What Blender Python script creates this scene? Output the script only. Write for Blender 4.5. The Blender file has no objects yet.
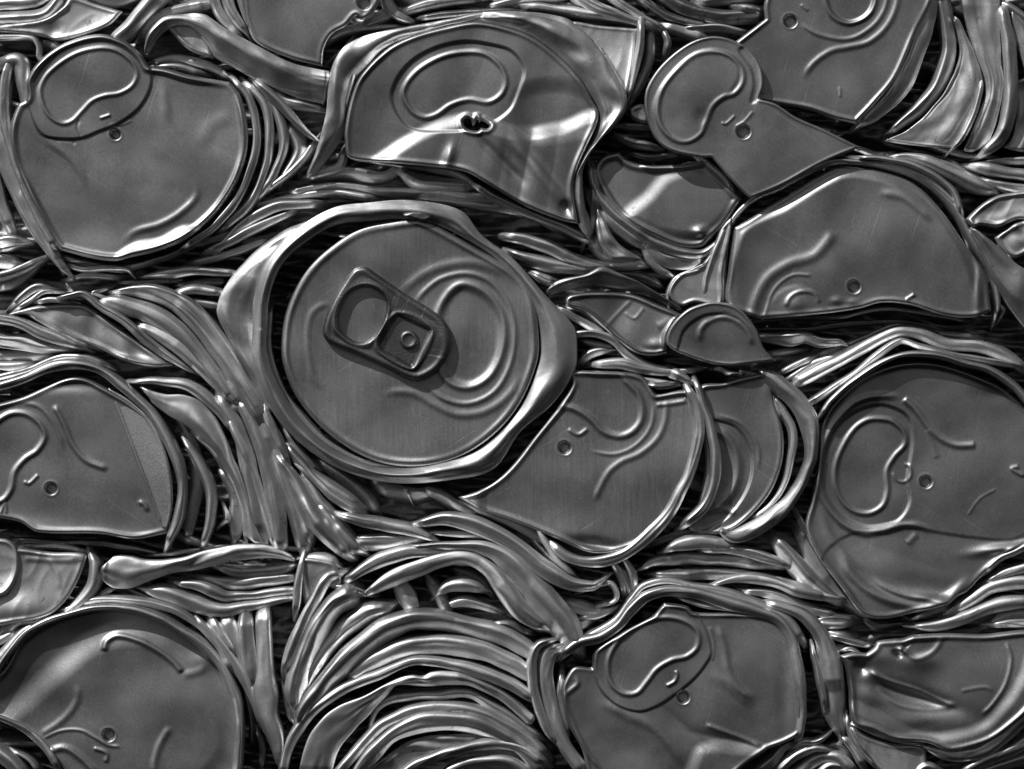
import bpy, math, random
import numpy as np
sc = bpy.context.scene
C = sc.collection
PX = 0.00022            # one photo pixel in metres at the bale face

# ---------------------------------------------------------------- camera
cam_d = bpy.data.cameras.new("camera")
cam = bpy.data.objects.new("camera", cam_d); C.objects.link(cam)
cam_d.lens = 135; cam_d.sensor_width = 36
DIST = 1024 * PX * 135 / 36
cam.location = (0, -DIST, 0); cam.rotation_euler = (math.radians(90), 0, 0)
cam_d.clip_start = 0.01; cam_d.clip_end = 50
sc.camera = cam
# ---------------------------------------------------------------- light
SUN = np.array([-0.50, -0.44, 0.75]); SUN /= np.linalg.norm(SUN)     # towards the sun: left, up and in front
w = bpy.data.worlds.new("World"); sc.world = w; w.use_nodes = True
nt = w.node_tree; nt.nodes.clear()
sky = nt.nodes.new('ShaderNodeTexSky'); sky.sky_type = 'NISHITA'; sky.sun_disc = False
sky.sun_elevation = math.asin(SUN[2]); sky.sun_rotation = math.atan2(SUN[0], SUN[1])
sky.dust_density = 2.0
bwn = nt.nodes.new('ShaderNodeRGBToBW'); bg = nt.nodes.new('ShaderNodeBackground'); wo = nt.nodes.new('ShaderNodeOutputWorld')
bg.inputs['Strength'].default_value = 0.05
nt.links.new(sky.outputs[0], bwn.inputs[0]); nt.links.new(bwn.outputs[0], bg.inputs[0]); nt.links.new(bg.outputs[0], wo.inputs[0])
sd = bpy.data.lights.new("sun", 'SUN'); sd.energy = 4.6; sd.angle = math.radians(0.6); sd.color = (1, 1, 1)
so = bpy.data.objects.new("sun", sd); C.objects.link(so)
from mathutils import Vector
so.rotation_euler = Vector(SUN).to_track_quat('Z', 'Y').to_euler()
sc.view_settings.view_transform = 'Standard'; sc.view_settings.look = 'None'
sc.view_settings.exposure = -0.5; sc.view_settings.gamma = 1.0
sc.render.engine = 'CYCLES'
sc.cycles.max_bounces = 6

# ---------------------------------------------------------------- materials
def metal(name, base, rough, scratch=0.8, metallic=1.0, grain=0.3, brush=None, dirt=0.4):
    scr_rot = 0.3 + (len(bpy.data.materials) * 0.7) % 2.4
    m = bpy.data.materials.new(name); m.use_nodes = True
    t = m.node_tree; N = t.nodes; L = t.links
    b = N['Principled BSDF']; b.inputs['Metallic'].default_value = metallic
    tc = N.new('ShaderNodeTexCoord')
    def noise(scale, detail=4, mapscale=None, rot=0.0, rough_=.5):
        n = N.new('ShaderNodeTexNoise'); n.inputs['Scale'].default_value = scale; n.inputs['Detail'].default_value = detail
        n.inputs['Roughness'].default_value = rough_
        mp = N.new('ShaderNodeMapping'); L.new(tc.outputs['Object'], mp.inputs[0])
        mp.inputs['Scale'].default_value = mapscale or (1, 1, 1); mp.inputs['Rotation'].default_value = (0, rot, 0)
        if rot: mp.vector_type = 'TEXTURE'
        L.new(mp.outputs[0], n.inputs['Vector']); return n
    def ramp(src, a, b_, c0, c1):
        r = N.new('ShaderNodeMapRange'); r.inputs[1].default_value = a; r.inputs[2].default_value = b_
        r.inputs[3].default_value = c0; r.inputs[4].default_value = c1; L.new(src, r.inputs[0]); return r.outputs[0]
    def math_(op, a, b_):
        q = N.new('ShaderNodeMath'); q.operation = op
        for i, v in enumerate((a, b_)):
            if isinstance(v, (int, float)): q.inputs[i].default_value = v
            else: L.new(v, q.inputs[i])
        return q.outputs[0]
    blot = noise(70, 5); spk = noise(2600, 2); br = noise(2600, 2, brush or (1, 1, 0.5)); smd = noise(28, 4); sp2 = noise(520, 8, rough_=.75)
    # faint random hairline scratches in two directions
    s1 = noise(1500, 1, (1, 1, 28), scr_rot); s2 = noise(1300, 1, (1, 1, 34), scr_rot - 1.3)
    sc1 = ramp(s1.outputs[0], .69, .80, 0, .6); sc2 = ramp(s2.outputs[0], .68, .80, 0, .6)
    scr = math_('MAXIMUM', sc1, sc2)
    v = ramp(blot.outputs[0], .3, .7, base * .84, base * 1.14)
    v = math_('ADD', v, ramp(spk.outputs[0], .35, .7, -.04, .045))
    v = math_('ADD', v, math_('MULTIPLY', scr, .16 * scratch))
    if brush: v = math_('ADD', v, ramp(br.outputs[0], .35, .65, -.015, .015))
    dk = ramp(sp2.outputs[0], .58, .68, 0, 1)
    v = math_('SUBTRACT', v, math_('MULTIPLY', dk, base * .55 * dirt))
    cmb = N.new('ShaderNodeCombineColor')
    for i in range(3): L.new(v, cmb.inputs[i])
    L.new(cmb.outputs[0], b.inputs['Base Color'])
    r = ramp(blot.outputs[0], .3, .7, rough - .04, rough + .05)
    r = math_('ADD', r, math_('MULTIPLY', dk, .12)); r = math_('ADD', r, ramp(br.outputs[0], .3, .7, -.02, .02)); r = math_('ADD', r, ramp(smd.outputs[0], .35, .65, -.05, .06))
    L.new(r, b.inputs['Roughness'])
    h = math_('ADD', math_('MULTIPLY', spk.outputs[0], .42 * grain), math_('MULTIPLY', br.outputs[0], .22 * grain))
    h = math_('SUBTRACT', h, math_('MULTIPLY', scr, .5 * scratch)); h = math_('SUBTRACT', h, math_('MULTIPLY', dk, .3 * dirt))
    bp = N.new('ShaderNodeBump'); bp.inputs['Distance'].default_value = 0.00010; bp.inputs['Strength'].default_value = 0.5
    L.new(h, bp.inputs['Height']); L.new(bp.outputs[0], b.inputs['Normal'])
    return m
M_LID = metal('lid_aluminium', .42, .45)
M_LIDV = metal('lid_brushed_vertical', .44, .46, grain=.7, brush=(1, 1, .04))
M_TAB = metal('tab_aluminium', .25, .40, dirt=1.3, grain=1.2, scratch=2.0)
M_BODY = metal('can_wall_aluminium', .68, .47, scratch=.7, dirt=.9)
M_BODY2 = metal('can_wall_dull', .55, .47, scratch=.7, dirt=1.2)
M_RIM = metal('rim_aluminium', .62, .44, scratch=.4, dirt=.5)
M_DARK = metal('dark_specked_aluminium', .30, .42, dirt=1.5)  # lower base colour with heavy dirt specks, mostly on the deepest folds
M_FACET = metal('brushed_bare_aluminium', .39, .50, grain=1.6)
M_CORE = metal('deep_shade_dirty_aluminium', .22, .5, dirt=1.5)  # low base colour paints shade into the gaps, with dirt specks on top
M_PRINT = metal('label_backed_aluminium', .42, .34, dirt=.5)

# ---------------------------------------------------------------- curve helpers (px units, y down)
def rd(s, n=2, x0=0, y0=0, k=4.0):
    out = []
    toks = s.replace(',', ' ').split()
    for i in range(0, len(toks), n):
        g = toks[i:i + n]; c = g[-1].endswith('c'); g[-1] = g[-1].rstrip('c')
        v = [float(q) for q in g]
        out.append([x0 + v[0] / k, y0 + v[1] / k] + [q / k for q in v[2:]] + [c])
    return out
def curve(P, closed=False, step=1.5):
    """Hermite interpolation through points; last item is a corner flag; extra columns interpolated too."""
    V = np.array([p[:-1] for p in P], float); cor = [p[-1] for p in P]; n = len(V)
    seg = np.linalg.norm((np.roll(V, -1, 0) - V)[:, :2], axis=1)
    out = []
    for i in range(n if closed else n - 1):
        j = (i + 1) % n; L = max(seg[i], 1e-6)
        def tan(k_, fwd):
            a, b = (k_ - 1) % n, (k_ + 1) % n
            if cor[k_] or (not closed and k_ in (0, n - 1)):
                return (V[j] - V[i]) / L
            return (V[b] - V[a]) / (seg[a] + seg[k_] + 1e-9)
        t0 = tan(i, 1) * L; t1 = tan(j, 0) * L
        k = max(2, int(math.ceil(L / step))); u = np.linspace(0, 1, k, endpoint=False)[:, None]
        out.append((2*u**3-3*u**2+1)*V[i] + (u**3-2*u**2+u)*t0 + (-2*u**3+3*u**2)*V[j] + (u**3-u**2)*t1)
    if not closed: out.append(V[-1:])
    return np.vstack(out)
def resamp(c, n):
    d = np.r_[0, np.cumsum(np.linalg.norm(np.diff(c[:, :2], axis=0), axis=1))]; u = np.linspace(0, d[-1], n)
    return np.stack([np.interp(u, d, c[:, k]) for k in range(c.shape[1])], 1)
def dist(X, Y, c, closed):
    """distance, signed side and nearest point to a polyline"""
    A = c[:, :2]; B = np.roll(A, -1, 0) if closed else A[1:]
    if not closed: A = A[:-1]
    P = np.stack([X, Y], 1); best = np.full(len(P), 1e18); NP = np.zeros_like(P); side = np.zeros(len(P)); par = np.zeros(len(P))
    for i in range(len(A)):
        ab = B[i] - A[i]; l2 = ab @ ab
        if l2 < 1e-12: continue
        ap = P - A[i]; t = np.clip((ap @ ab) / l2, 0, 1); q = A[i] + t[:, None] * ab; d = ((P - q) ** 2).sum(1)
        m = d < best; best[m] = d[m]; NP[m] = q[m]; par[m] = (i + t[m]) / len(A)
        side[m] = np.sign(ab[0] * ap[m, 1] - ab[1] * ap[m, 0])
    return np.sqrt(best), side, NP, par
def inside(X, Y, c):
    A = c[:, :2]; B = np.roll(A, -1, 0); r = np.zeros(len(X), bool)
    for (x1, y1), (x2, y2) in zip(A, B):
        if y1 == y2: continue
        m = ((y1 > Y) != (y2 > Y)) & (X < (x2 - x1) * (Y - y1) / (y2 - y1) + x1); r ^= m
    return r
def wav(X, Y, seed, sx, sy=None, rot=0.0, n=9):
    sy = sy or sx; rs = np.random.RandomState(seed); c, s = math.cos(rot), math.sin(rot)
    U = (X * c + Y * s) / sx; W = (-X * s + Y * c) / sy; r = 0
    for _ in range(n):
        a = rs.uniform(0, 2 * math.pi); f = rs.uniform(.5, 1.7); r = r + np.sin(2*math.pi*f*(U*math.cos(a)+W*math.sin(a)) + rs.uniform(0, 6.28))
    return r / math.sqrt(n)
def sst(x): x = np.clip(x, 0, 1); return x * x * (3 - 2 * x)

# ---------------------------------------------------------------- scene objects
def world_co(X, Y, Z): return np.stack([(X - 512) * PX, -Z * PX, (384.5 - Y) * PX], 1)
def thing(name, label, cat, x, y, group=None):
    o = bpy.data.objects.new(name, None); C.objects.link(o); o.empty_display_size = .005
    o.location = ((x - 512) * PX, 60 * PX, (384.5 - y) * PX)
    o['label'] = label; o['category'] = cat
    if group: o['group'] = group
    return o
def link(name, co, faces, mat, parent=None, label=None):
    if parent is not None:
        co = co - np.array(parent_base(parent))[None]
    me = bpy.data.meshes.new(name); me.vertices.add(len(co)); me.vertices.foreach_set('co', co.astype(np.float32).ravel())
    F = np.asarray(faces, np.int32); me.loops.add(F.size); me.loops.foreach_set('vertex_index', F.ravel())
    me.polygons.add(len(F)); me.polygons.foreach_set('loop_start', np.arange(0, F.size, 4, dtype=np.int32))
    me.polygons.foreach_set('loop_total', np.full(len(F), 4, np.int32)); me.polygons.foreach_set('use_smooth', np.ones(len(F), bool))
    me.update(calc_edges=True); me.validate(); me.materials.append(mat)
    o = bpy.data.objects.new(name, me); C.objects.link(o)
    if parent is not None: o.parent = parent
    if label: o['label'] = label
    return o
def parent_base(p):
    v = np.array(p.location); 
    while p.parent is not None: p = p.parent; v = v + np.array(p.location)
    return v

# features for sheets: functions f(X, Y, H) -> H
def bead(s, w=2.2, h=1.8, closed=False, org=(0, 0), k=4.0, fade=.0):
    c = curve(rd(s, 2, org[0], org[1], k), closed)
    if not closed and not fade: fade = .09
    def f(X, Y, H):
        m = (X > c[:,0].min()-4*w) & (X < c[:,0].max()+4*w) & (Y > c[:,1].min()-4*w) & (Y < c[:,1].max()+4*w)
        if not m.any(): return H
        d, _, _, p = dist(X[m], Y[m], c, closed); a = np.exp(-(d / (w * .98)) ** 2.2)
        if fade: a = a * sst(p / fade) * sst((1 - p) / fade)
        H = H.copy(); H[m] += h * .66 * a; return H
    return f
def plateau(s, h, soft=1.5, org=(0, 0), k=4.0):
    c = curve(rd(s, 2, org[0], org[1], k), True)
    def f(X, Y, H):
        d, _, _, _ = dist(X, Y, c, True); sd_ = np.where(inside(X, Y, c), d, -d)
        return H + h * sst(.5 + sd_ / (2 * soft))
    return f
def crease(x0, y0, x1, y1, slope, soft=3.0, lim=60):
    """beyond the line (to its right looking along it) the sheet bends by slope"""
    L = math.hypot(x1 - x0, y1 - y0); nx, ny = -(y1 - y0) / L, (x1 - x0) / L
    def f(X, Y, H):
        d = (X - x0) * nx + (Y - y0) * ny
        sp = soft * np.log1p(np.exp(np.clip(d / soft, -30, 30)))
        return H + slope * lim * np.tanh(sp / lim)
    return f
def bump(x, y, rx, ry, h, ang=0.0):
    c, s = math.cos(math.radians(ang)), math.sin(math.radians(ang))
    return lambda X, Y, H: H + h * np.exp(-((((X-x)*c+(Y-y)*s)/rx)**2 + ((-(X-x)*s+(Y-y)*c)/ry)**2))
def hole(x, y, r, depth=7):
    def f(X, Y, H):
        d = np.hypot(X - x, Y - y)
        return H + .3 * np.exp(-((d - r - 1.2) / 1.3) ** 2) - depth * sst(1 - (d - r * .72) / (r * .34)) + .12 * depth * np.clip((X - x + Y - y) / r, -1, 1) * (d < r * .7)
    return f
def tilt(x, y, gx, gy): return lambda X, Y, H: H + (X - x) * gx + (Y - y) * gy
def crumple(seed, x, y, rx, ry, amp=3.0, scale=45, sy=None, rot=0.0):
    scale = scale * 3.2; sy = sy * 3.2 if sy else None; amp = amp * .62
    def f(X, Y, H):
        m = np.exp(-((X - x) / rx) ** 2 - ((Y - y) / ry) ** 2)
        a = wav(X, Y, seed, scale, sy, rot); b_ = wav(X, Y, seed + 1, scale * .8, (sy or scale) * .8, rot + .8, n=5)
        return H + m * amp * (np.sqrt(a * a + .01) + .5 * np.sqrt(b_ * b_ + .01) - 1)
    return f
def dents(seed, amp=1.0, scale=60, rot=0.0, sy=None): return lambda X, Y, H: H + amp * wav(X, Y, seed, scale, sy, rot)

def sheet(name, parent, outline, z, feats=(), mat=None, edge=(1.5, 2.5, 3.0), thick=3.0, step=1.05, holes=(), dent=.9, seed=None, org=(0, 0), k=1.0, roll=2.2, label=None):
    """a stamped sheet: outline (closed), height z plus features; edge = (bead height, bead width, distance in)"""
    loops = [curve(rd(outline, 2, org[0], org[1], k), True)] + [curve(rd(h, 2, org[0], org[1], k), True) for h in holes]
    o = loops[0]; x0, y0 = o[:, 0].min() - 2 * step, o[:, 1].min() - 2 * step
    nx = int((o[:, 0].max() - x0) / step) + 3; ny = int((o[:, 1].max() - y0) / step) + 3
    gx, gy = np.meshgrid(x0 + np.arange(nx) * step, y0 + np.arange(ny) * step); X = gx.ravel().copy(); Y = gy.ravel().copy()
    ins = inside(X, Y, o)
    for h_ in loops[1:]: ins &= ~inside(X, Y, h_)
    I = ins.reshape(ny, nx)
    q = I[:-1, :-1] | I[1:, :-1] | I[:-1, 1:] | I[1:, 1:]
    idx = np.arange(nx * ny).reshape(ny, nx); jj, ii = np.nonzero(q)
    F = np.stack([idx[jj, ii], idx[jj + 1, ii], idx[jj + 1, ii + 1], idx[jj, ii + 1]], 1)
    used = np.unique(F); remap = -np.ones(nx * ny, int); remap[used] = np.arange(len(used)); F = remap[F]
    X = X[used]; Y = Y[used]; ins = ins[used]; crk = .16 if (mat in (M_BODY, M_BODY2, M_DARK)) else 0
    D = np.full(len(X), 1e9); NP = np.zeros((len(X), 2))
    for l in loops:
        d, _, np_, _ = dist(X, Y, l, True); m = d < D; D[m] = d[m]; NP[m] = np_[m]
    out = ~ins; X[out] = NP[out, 0]; Y[out] = NP[out, 1]; D[out] = 0
    seed = seed if seed is not None else int(abs(o[0, 0] * 7 + o[0, 1] * 13)) % 9973
    H = np.zeros(len(X))
    for f in feats: H = f(X, Y, H)
    if dent: H = H + dent * .85 * wav(X, Y, seed, 110) - crk * 1.6 * np.abs(wav(X, Y, seed + 2, 60, 22, seed)) + dent * .05 * wav(X, Y, seed + 1, 30)
    eh, ew, ed = edge
    H = H + eh * np.clip(.7 + .35 * wav(X, Y, seed + 5, 90), .15, 1.2) * np.exp(-((D - ed) / (ew * .85)) ** 2) - roll * (1 - np.clip(D / roll, 0, 1)) ** 2
    Z = z + H
    E = np.concatenate([F[:, [0, 1]], F[:, [1, 2]], F[:, [2, 3]], F[:, [3, 0]]]); key = np.sort(E, 1)
    _, inv, cnt = np.unique(key[:, 0] * (len(X) + 1) + key[:, 1], return_inverse=True, return_counts=True)
    be = E[cnt[inv] == 1]; bv = np.unique(be); nb = -np.ones(len(X), int); n0 = len(X)
    nb[bv] = n0 + np.arange(len(bv)); nb2 = nb + len(bv)
    X2 = np.r_[X, X[bv], X[bv]]; Y2 = np.r_[Y, Y[bv], Y[bv]]; Z2 = np.r_[Z, Z[bv], Z[bv] - thick]
    F2 = np.stack([be[:, 1], be[:, 0], nb2[be[:, 0]], nb2[be[:, 1]]], 1); F2[:, 0] = nb[be[:, 1]]; F2[:, 1] = nb[be[:, 0]]
    return link(name, world_co(X2, Y2, Z2), np.vstack([F, F2]), mat or M_LID, parent, label)

def loft(name, parent, A, B, za, zb, h, p=2.2, m=0.0, mat=None, wall=9, flute=.12, seed=1, closed=False, taper=True, nt=17, crests=0, kink=1.0):
    nt = int(np.clip(np.median(np.linalg.norm(B - A, axis=1)) / .85, 13, 40))
    """sheet metal ribbon between edge curves A and B, swelling by h, dropping away at both edges"""
    n = len(A); s = np.r_[0, np.cumsum(np.linalg.norm(np.diff(A, axis=0), axis=1))]
    t = np.sin(np.linspace(-1, 1, nt) * math.pi / 2)
    t = .4 * t + .6 * np.linspace(-1, 1, nt)
    Wd = np.linalg.norm(B - A, axis=1)
    u = np.where(t > m, (t - m) / (1 - m), (m - t) / (1 + m)); prof = 1 - u ** p
    S, T = np.meshgrid(s, t, indexing='ij'); f = (T + 1) / 2
    X = A[:, :1] * (1 - f) + B[:, :1] * f; Y = A[:, 1:2] * (1 - f) + B[:, 1:2] * f
    za = np.broadcast_to(za, n)[:, None]; zb = np.broadcast_to(zb, n)[:, None]; h = np.broadcast_to(h, n)[:, None]
    Wc = Wd[:, None]; PR = prof[None] * np.ones((n, 1)); KN = 0
    rs = np.random.RandomState(seed + 50)
    if crests:
        ww_ = np.minimum(Wc, 26)
        for q in range(crests):
            c0 = rs.uniform(-.65, .65) + .16 * wav(S, S * 0 + q, seed + 60 + q, 110, n=5)
            am = rs.uniform(.06, .15) * rs.choice([-1, 1, 1]) * (.65 + .45 * wav(S, S * 0, seed + 70 + q, 90, n=4))
            KN = KN - am * ww_ * (np.sqrt((T - c0) ** 2 + .0006) - .5)
            # a crisp pressed line beside the fold
            c1 = rs.uniform(-.8, .8) + .10 * wav(S, S * 0 + q, seed + 80 + q, 130, n=5)
            KN = KN - rs.uniform(.2, .9) * np.exp(-((T - c1) * Wc / 2 / .9) ** 2) * sst(.5 + wav(S, S * 0, seed + 90 + q, 80, n=4))
    if crests:
        KN = KN - .20 * kink * np.abs(wav(S, T * np.minimum(Wc, 30) / 2, seed + 40, 60, 11, rs.uniform(-.15, .15))) - .07 * np.abs(wav(S, T * np.minimum(Wc, 30) / 2, seed + 41, 26, 9, rs.uniform(-.4, .4)))
    # sharp kinks across the ribbon
    L_ = s[-1]; x_ = 0; kz = np.zeros(n)
    while x_ < L_:
        x_ += rs.uniform(14, 46); kz -= rs.uniform(-.17, .17) * np.sqrt((s - x_) ** 2 + .6)
    kz = kz - np.interp(s, [0, L_], [kz[0], kz[-1]]) if n > 2 else kz
    sk = rs.uniform(-.4, .4); kz2 = np.interp(s + 0, s, kz)
    KN = KN + np.clip(kz2, -3.5, 3.5)[:, None] * (1 + sk * T) * kink
    Z = za * (1 - f) + zb * f + h * PR + KN
    if flute:
        rs = np.random.RandomState(seed); fl = 0
        for q in range(2):
            fr = rs.uniform(.7, 1.8); ph = rs.uniform(0, 6.28) + 1.6 * wav(S * 1.0, S * 0, seed + q, 90, n=4)
            fl = fl + np.sin(fr * T * math.pi / 1.3 + ph) * (0.5 + .5 * wav(S, S * 0 + q, seed + 7 + q, 60, n=4))
        fl = fl + .5 * wav(S, T * 6, seed + 3, 70, 9)
        Z = Z + flute * np.minimum(Wc, 22) * .33 * fl * (1 - .6 * T ** 4)
        X = X + .3 * wav(S, T * 3, seed + 31, 40) * (1 if not closed else 0); Y = Y + .3 * wav(S, T * 3, seed + 32, 40) * (1 if not closed else 0)
    # torn, oblique ends
    if taper and not closed and crests and n > 8:
        rs2 = np.random.RandomState(seed + 11)
        for e_, i0, i1 in ((0, 0, 3), (-1, -1, -4)):
            d_ = (A[i0] + B[i0] - A[i1] - B[i1]) / 2; d_ /= np.linalg.norm(d_) + 1e-9
            se = s if e_ == 0 else s[-1] - s
            sh = np.minimum(Wc.max(), 16) * (rs2.uniform(-.3, .3) * t + .04 * wav(t * 10, t * 0, seed + 12 + e_, 14) - .2 * t ** 2)
            fall = np.clip(1 - se / max(10.0, s[-1] * .3 if s[-1] < 33 else 14), 0, 1)[:, None] ** 1.2
            X = X + d_[0] * sh[None] * fall; Y = Y + d_[1] * sh[None] * fall
    # walls
    Xw = np.hstack([X[:, :1], X, X[:, -1:]]); Yw = np.hstack([Y[:, :1], Y, Y[:, -1:]])
    dA = (A - B) / (Wc + 1e-6) * .5
    Xw[:, 0] += dA[:, 0] ; Yw[:, 0] += dA[:, 1]; Xw[:, -1] -= dA[:, 0]; Yw[:, -1] -= dA[:, 1]
    Zw = np.hstack([Z[:, :1] - wall, Z, Z[:, -1:] - wall])
    if taper and not closed:
        e = 3; d = np.minimum(s, s[-1] - s)[:, None]; Zw = Zw - 4 * (1 - sst(d / 3))
    c = Xw.shape[1]; idx = np.arange(n * c).reshape(n, c)
    if closed: a, b = idx, np.roll(idx, -1, 0)
    else: a, b = idx[:-1], idx[1:]
    F = np.stack([a[:, :-1], a[:, 1:], b[:, 1:], b[:, :-1]], -1).reshape(-1, 4)
    co = world_co(Xw.ravel(), Yw.ravel(), Zw.ravel())
    # orient towards the viewer
    q = F[len(F) // 2]; nrm = np.cross(co[q[1]] - co[q[0]], co[q[2]] - co[q[0]])
    if nrm[1] > 0: F = F[:, ::-1]
    return link(name, co, F, mat or M_BODY, parent)
_seed = [100]
def fold(parent, s, z=-6, h=None, m=None, p=2.1, org=(0, 0), k=4.0, mat=None, flute=.07, name='body_fold', wall=22, ww=.98, bank=0):
    _seed[0] += 1; sd_ = _seed[0]; rs = random.Random(sd_)
    c = curve(rd(s, 3, org[0], org[1], k), False, 1.6)
    d0 = (c[0, :2] - c[3, :2]) / np.linalg.norm(c[0, :2] - c[3, :2]); d1 = (c[-1, :2] - c[-4, :2]) / np.linalg.norm(c[-1, :2] - c[-4, :2])
    e = np.arange(1, 9)[:, None] * 1.5
    c = np.vstack([np.hstack([c[0, :2] + d0 * e[::-1], np.full((8, 1), c[0, 2])]), c, np.hstack([c[-1, :2] + d1 * e, np.full((8, 1), c[-1, 2])])]); P = c[:, :2]; W = np.maximum(c[:, 2], .8) * ww
    sl = np.r_[0, np.cumsum(np.linalg.norm(np.diff(P, axis=0), axis=1))]; ed = np.minimum(sl, sl[-1] - sl)
    W = W * (1 + .10 * wav(sl, sl * 0, sd_ + 5, 70, n=5))
    W = W * (.80 + .20 * sst(ed / 22)); sink = 21 * np.clip(1 - ed / 19, 0, 1) ** 1.7
    T = np.gradient(P, axis=0); T /= np.linalg.norm(T, axis=1)[:, None] + 1e-9
    # smooth the tangents so that wide ribbons do not fold over themselves
    for _ in range(3): T[1:-1] = (T[:-2] + T[1:-1] + T[2:]) / 3
    T /= np.linalg.norm(T, axis=1)[:, None] + 1e-9
    N = np.stack([T[:, 1], -T[:, 0]], 1)
    if p == 2.1: p = rs.choice([1.7, 2.0, 2.4, 3.0])
    if m is None:
        d = np.mean(N @ np.array([-.5, -.85])); m = (rs.uniform(.1, .5)) * (1 if d > 0 else -1)
    zj = rs.uniform(-6, 1.5) if name == 'body_fold' else 0
    if isinstance(z, (tuple, list)): z = np.interp(np.linspace(0, 1, len(P)), np.linspace(0, 1, len(z)), z)
    hh = np.minimum(W, 24) * (rs.uniform(.32, .50) if h is None else h)
    zz = np.broadcast_to(z, len(P)) - hh * .5 - sink + zj
    bk = rs.choice([-1, 1]) * rs.uniform(.0, .10)
    if m > 0: bk = -abs(bk) if rs.random() < .6 else abs(bk)
    else: bk = abs(bk) if rs.random() < .6 else -abs(bk)
    wm = float(np.median(W)); cr = 1 if wm < 17 else 2
    kk_ = 1.0 if name == 'body_fold' else .5
    return loft(name, parent, P - N * W[:, None] / 2, P + N * W[:, None] / 2, zz - bank - W * bk, zz + bank + W * bk, hh, p, m, mat, wall, flute, sd_, crests=cr, kink=kk_)
def strip(parent, a, b, za=0, zb=0, h=3, p=2.2, m=0.0, org=(0, 0), k=4.0, mat=None, name='body_fold', closed=False, flute=.12, wall=10, n=None):
    _seed[0] += 1
    A = curve(rd(a, 2, org[0], org[1], k), closed); B = curve(rd(b, 2, org[0], org[1], k), closed)
    if closed: A = np.vstack([A, A[:1]]); B = np.vstack([B, B[:1]])
    n = n or int(max(np.linalg.norm(np.diff(A, axis=0), axis=1).sum(), np.linalg.norm(np.diff(B, axis=0), axis=1).sum()) / 1.5)
    A = resamp(A, n); B = resamp(B, n)
    if closed: A = A[:-1]; B = B[:-1]; n -= 1
    if isinstance(za, (tuple, list)): za = np.interp(np.linspace(0, 1, n), np.linspace(0, 1, len(za)), za)
    if isinstance(zb, (tuple, list)): zb = np.interp(np.linspace(0, 1, n), np.linspace(0, 1, len(zb)), zb)
    if isinstance(h, (tuple, list)): h = np.interp(np.linspace(0, 1, n), np.linspace(0, 1, len(h)), h)
    return loft(name, parent, A, B, za, zb, h, p, m, mat, wall, flute, _seed[0], closed, crests=2, kink=0 if closed else .6)
def many(parent, specs, **kw):
    for s in specs:
        if isinstance(s, tuple): d = dict(kw); d.update(s[1]); fold(parent, s[0], **d)
        else: fold(parent, s, **kw)
def B_(o, k=4.0):
    return lambda s, w=2.2, h=1.8, closed=False, fade=0.0: bead(s, w, h, closed, o, k, fade)
GC = 'crushed drink cans pressed into the bale'

# ================================================================ setting: the deep core of the bale
def core():
    nx, ny = 620, 520
    gx, gy = np.meshgrid(np.linspace(-300, 1324, nx), np.linspace(-260, 1030, ny)); X = gx.ravel(); Y = gy.ravel()
    r = 1 - np.abs(wav(X, Y, 5, 220, 34, .15)); r2 = 1 - np.abs(wav(X, Y, 9, 150, 24, -.2))
    Z = -47 + 12 * r + 6 * r2 + 3 * (1 - np.abs(wav(X, Y, 15, 90, 9, .05)))
    idx = np.arange(nx * ny).reshape(ny, nx)
    F = np.stack([idx[:-1, :-1], idx[1:, :-1], idx[1:, 1:], idx[:-1, 1:]], -1).reshape(-1, 4)
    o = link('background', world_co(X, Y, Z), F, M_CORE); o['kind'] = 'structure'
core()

# ================================================================ the cans
# ---- main can with pull tab
o = (200, 180); kk = 2.56
H = thing('crushed_can', 'round crushed can in the centre, the only one that still has its pull tab', 'drink can', 410, 340, GC)
sheet('lid', H, "212 470 209 400 225 320 270 235 330 175 410 125 500 105 562 98c 610 120 700 170 800 230 845 285 865 370 862 470 800 600 700 690 580 732 450 720 330 650 250 560",
      2, [B_(o, kk)("625 400 612 345 640 290 672 270 720 285 757 322 776 372 770 440 740 500 690 528 640 515 612 470 615 430", 4.2, 3.2, True),
          bead("540 330 575 285 620 252 685 240 745 262 790 320 806 385 795 470 755 540 690 572 625 560 575 520", 2.6, 1.7, False, o, kk, .08),
          bead("500 310 540 265 600 228 690 212 770 235 810 275", 4.5, 1.4, False, o, kk, .2),
          bead("460 555 500 542 550 547 600 575 660 600 730 592 790 550 825 490", 3.8, 1.5, False, o, kk, .15),
          plateau("612 345 640 290 672 270 720 285 757 322 776 372 770 440 740 500 690 528 640 515 612 470", -1.5, 3, o, kk),
          bead("345 318 310 322 285 345 275 400 283 480 300 520 325 533", 3.2, .9, False, o, kk, .15),
          crease(515, 300, 560, 312, -.05, 2), crease(480, 365, 545, 330, .06, 2),
          bump(465, 330, 14, 26, 1.2, 0)],
      org=o, k=kk, mat=M_LIDV, edge=(1.6, 3, 5), dent=.7, thick=12)
RO = "135 380 138 300 165 215 230 140 340 72 430 58 550 52 668 78 720 140 800 200 880 290 955 372 965 420 958 490 900 575 820 645 750 740 640 768 500 776 390 752 290 700 205 620 155 530 133 450"
RI = "172 380 178 300 205 225 258 168 350 112 430 103 510 98 600 112 690 156 770 210 820 262 858 330 872 400 868 470 815 592 715 690 600 728 500 738 430 728 320 672 245 595 195 510 172 440"
strip(H, RO, RI, (3, 7, 5, 3, 2, 1, 1, 3, 4, 3, 3), (6, 9, 3, 1, 0, 0, 1, 3, 1, 1, 6), (6, 5, 4, 3.5, 4, 5, 5, 8, 8, 8, 6), 1.35, .15, org=o, k=kk, mat=M_RIM, name='rim', closed=True, flute=.10, wall=14)
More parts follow.
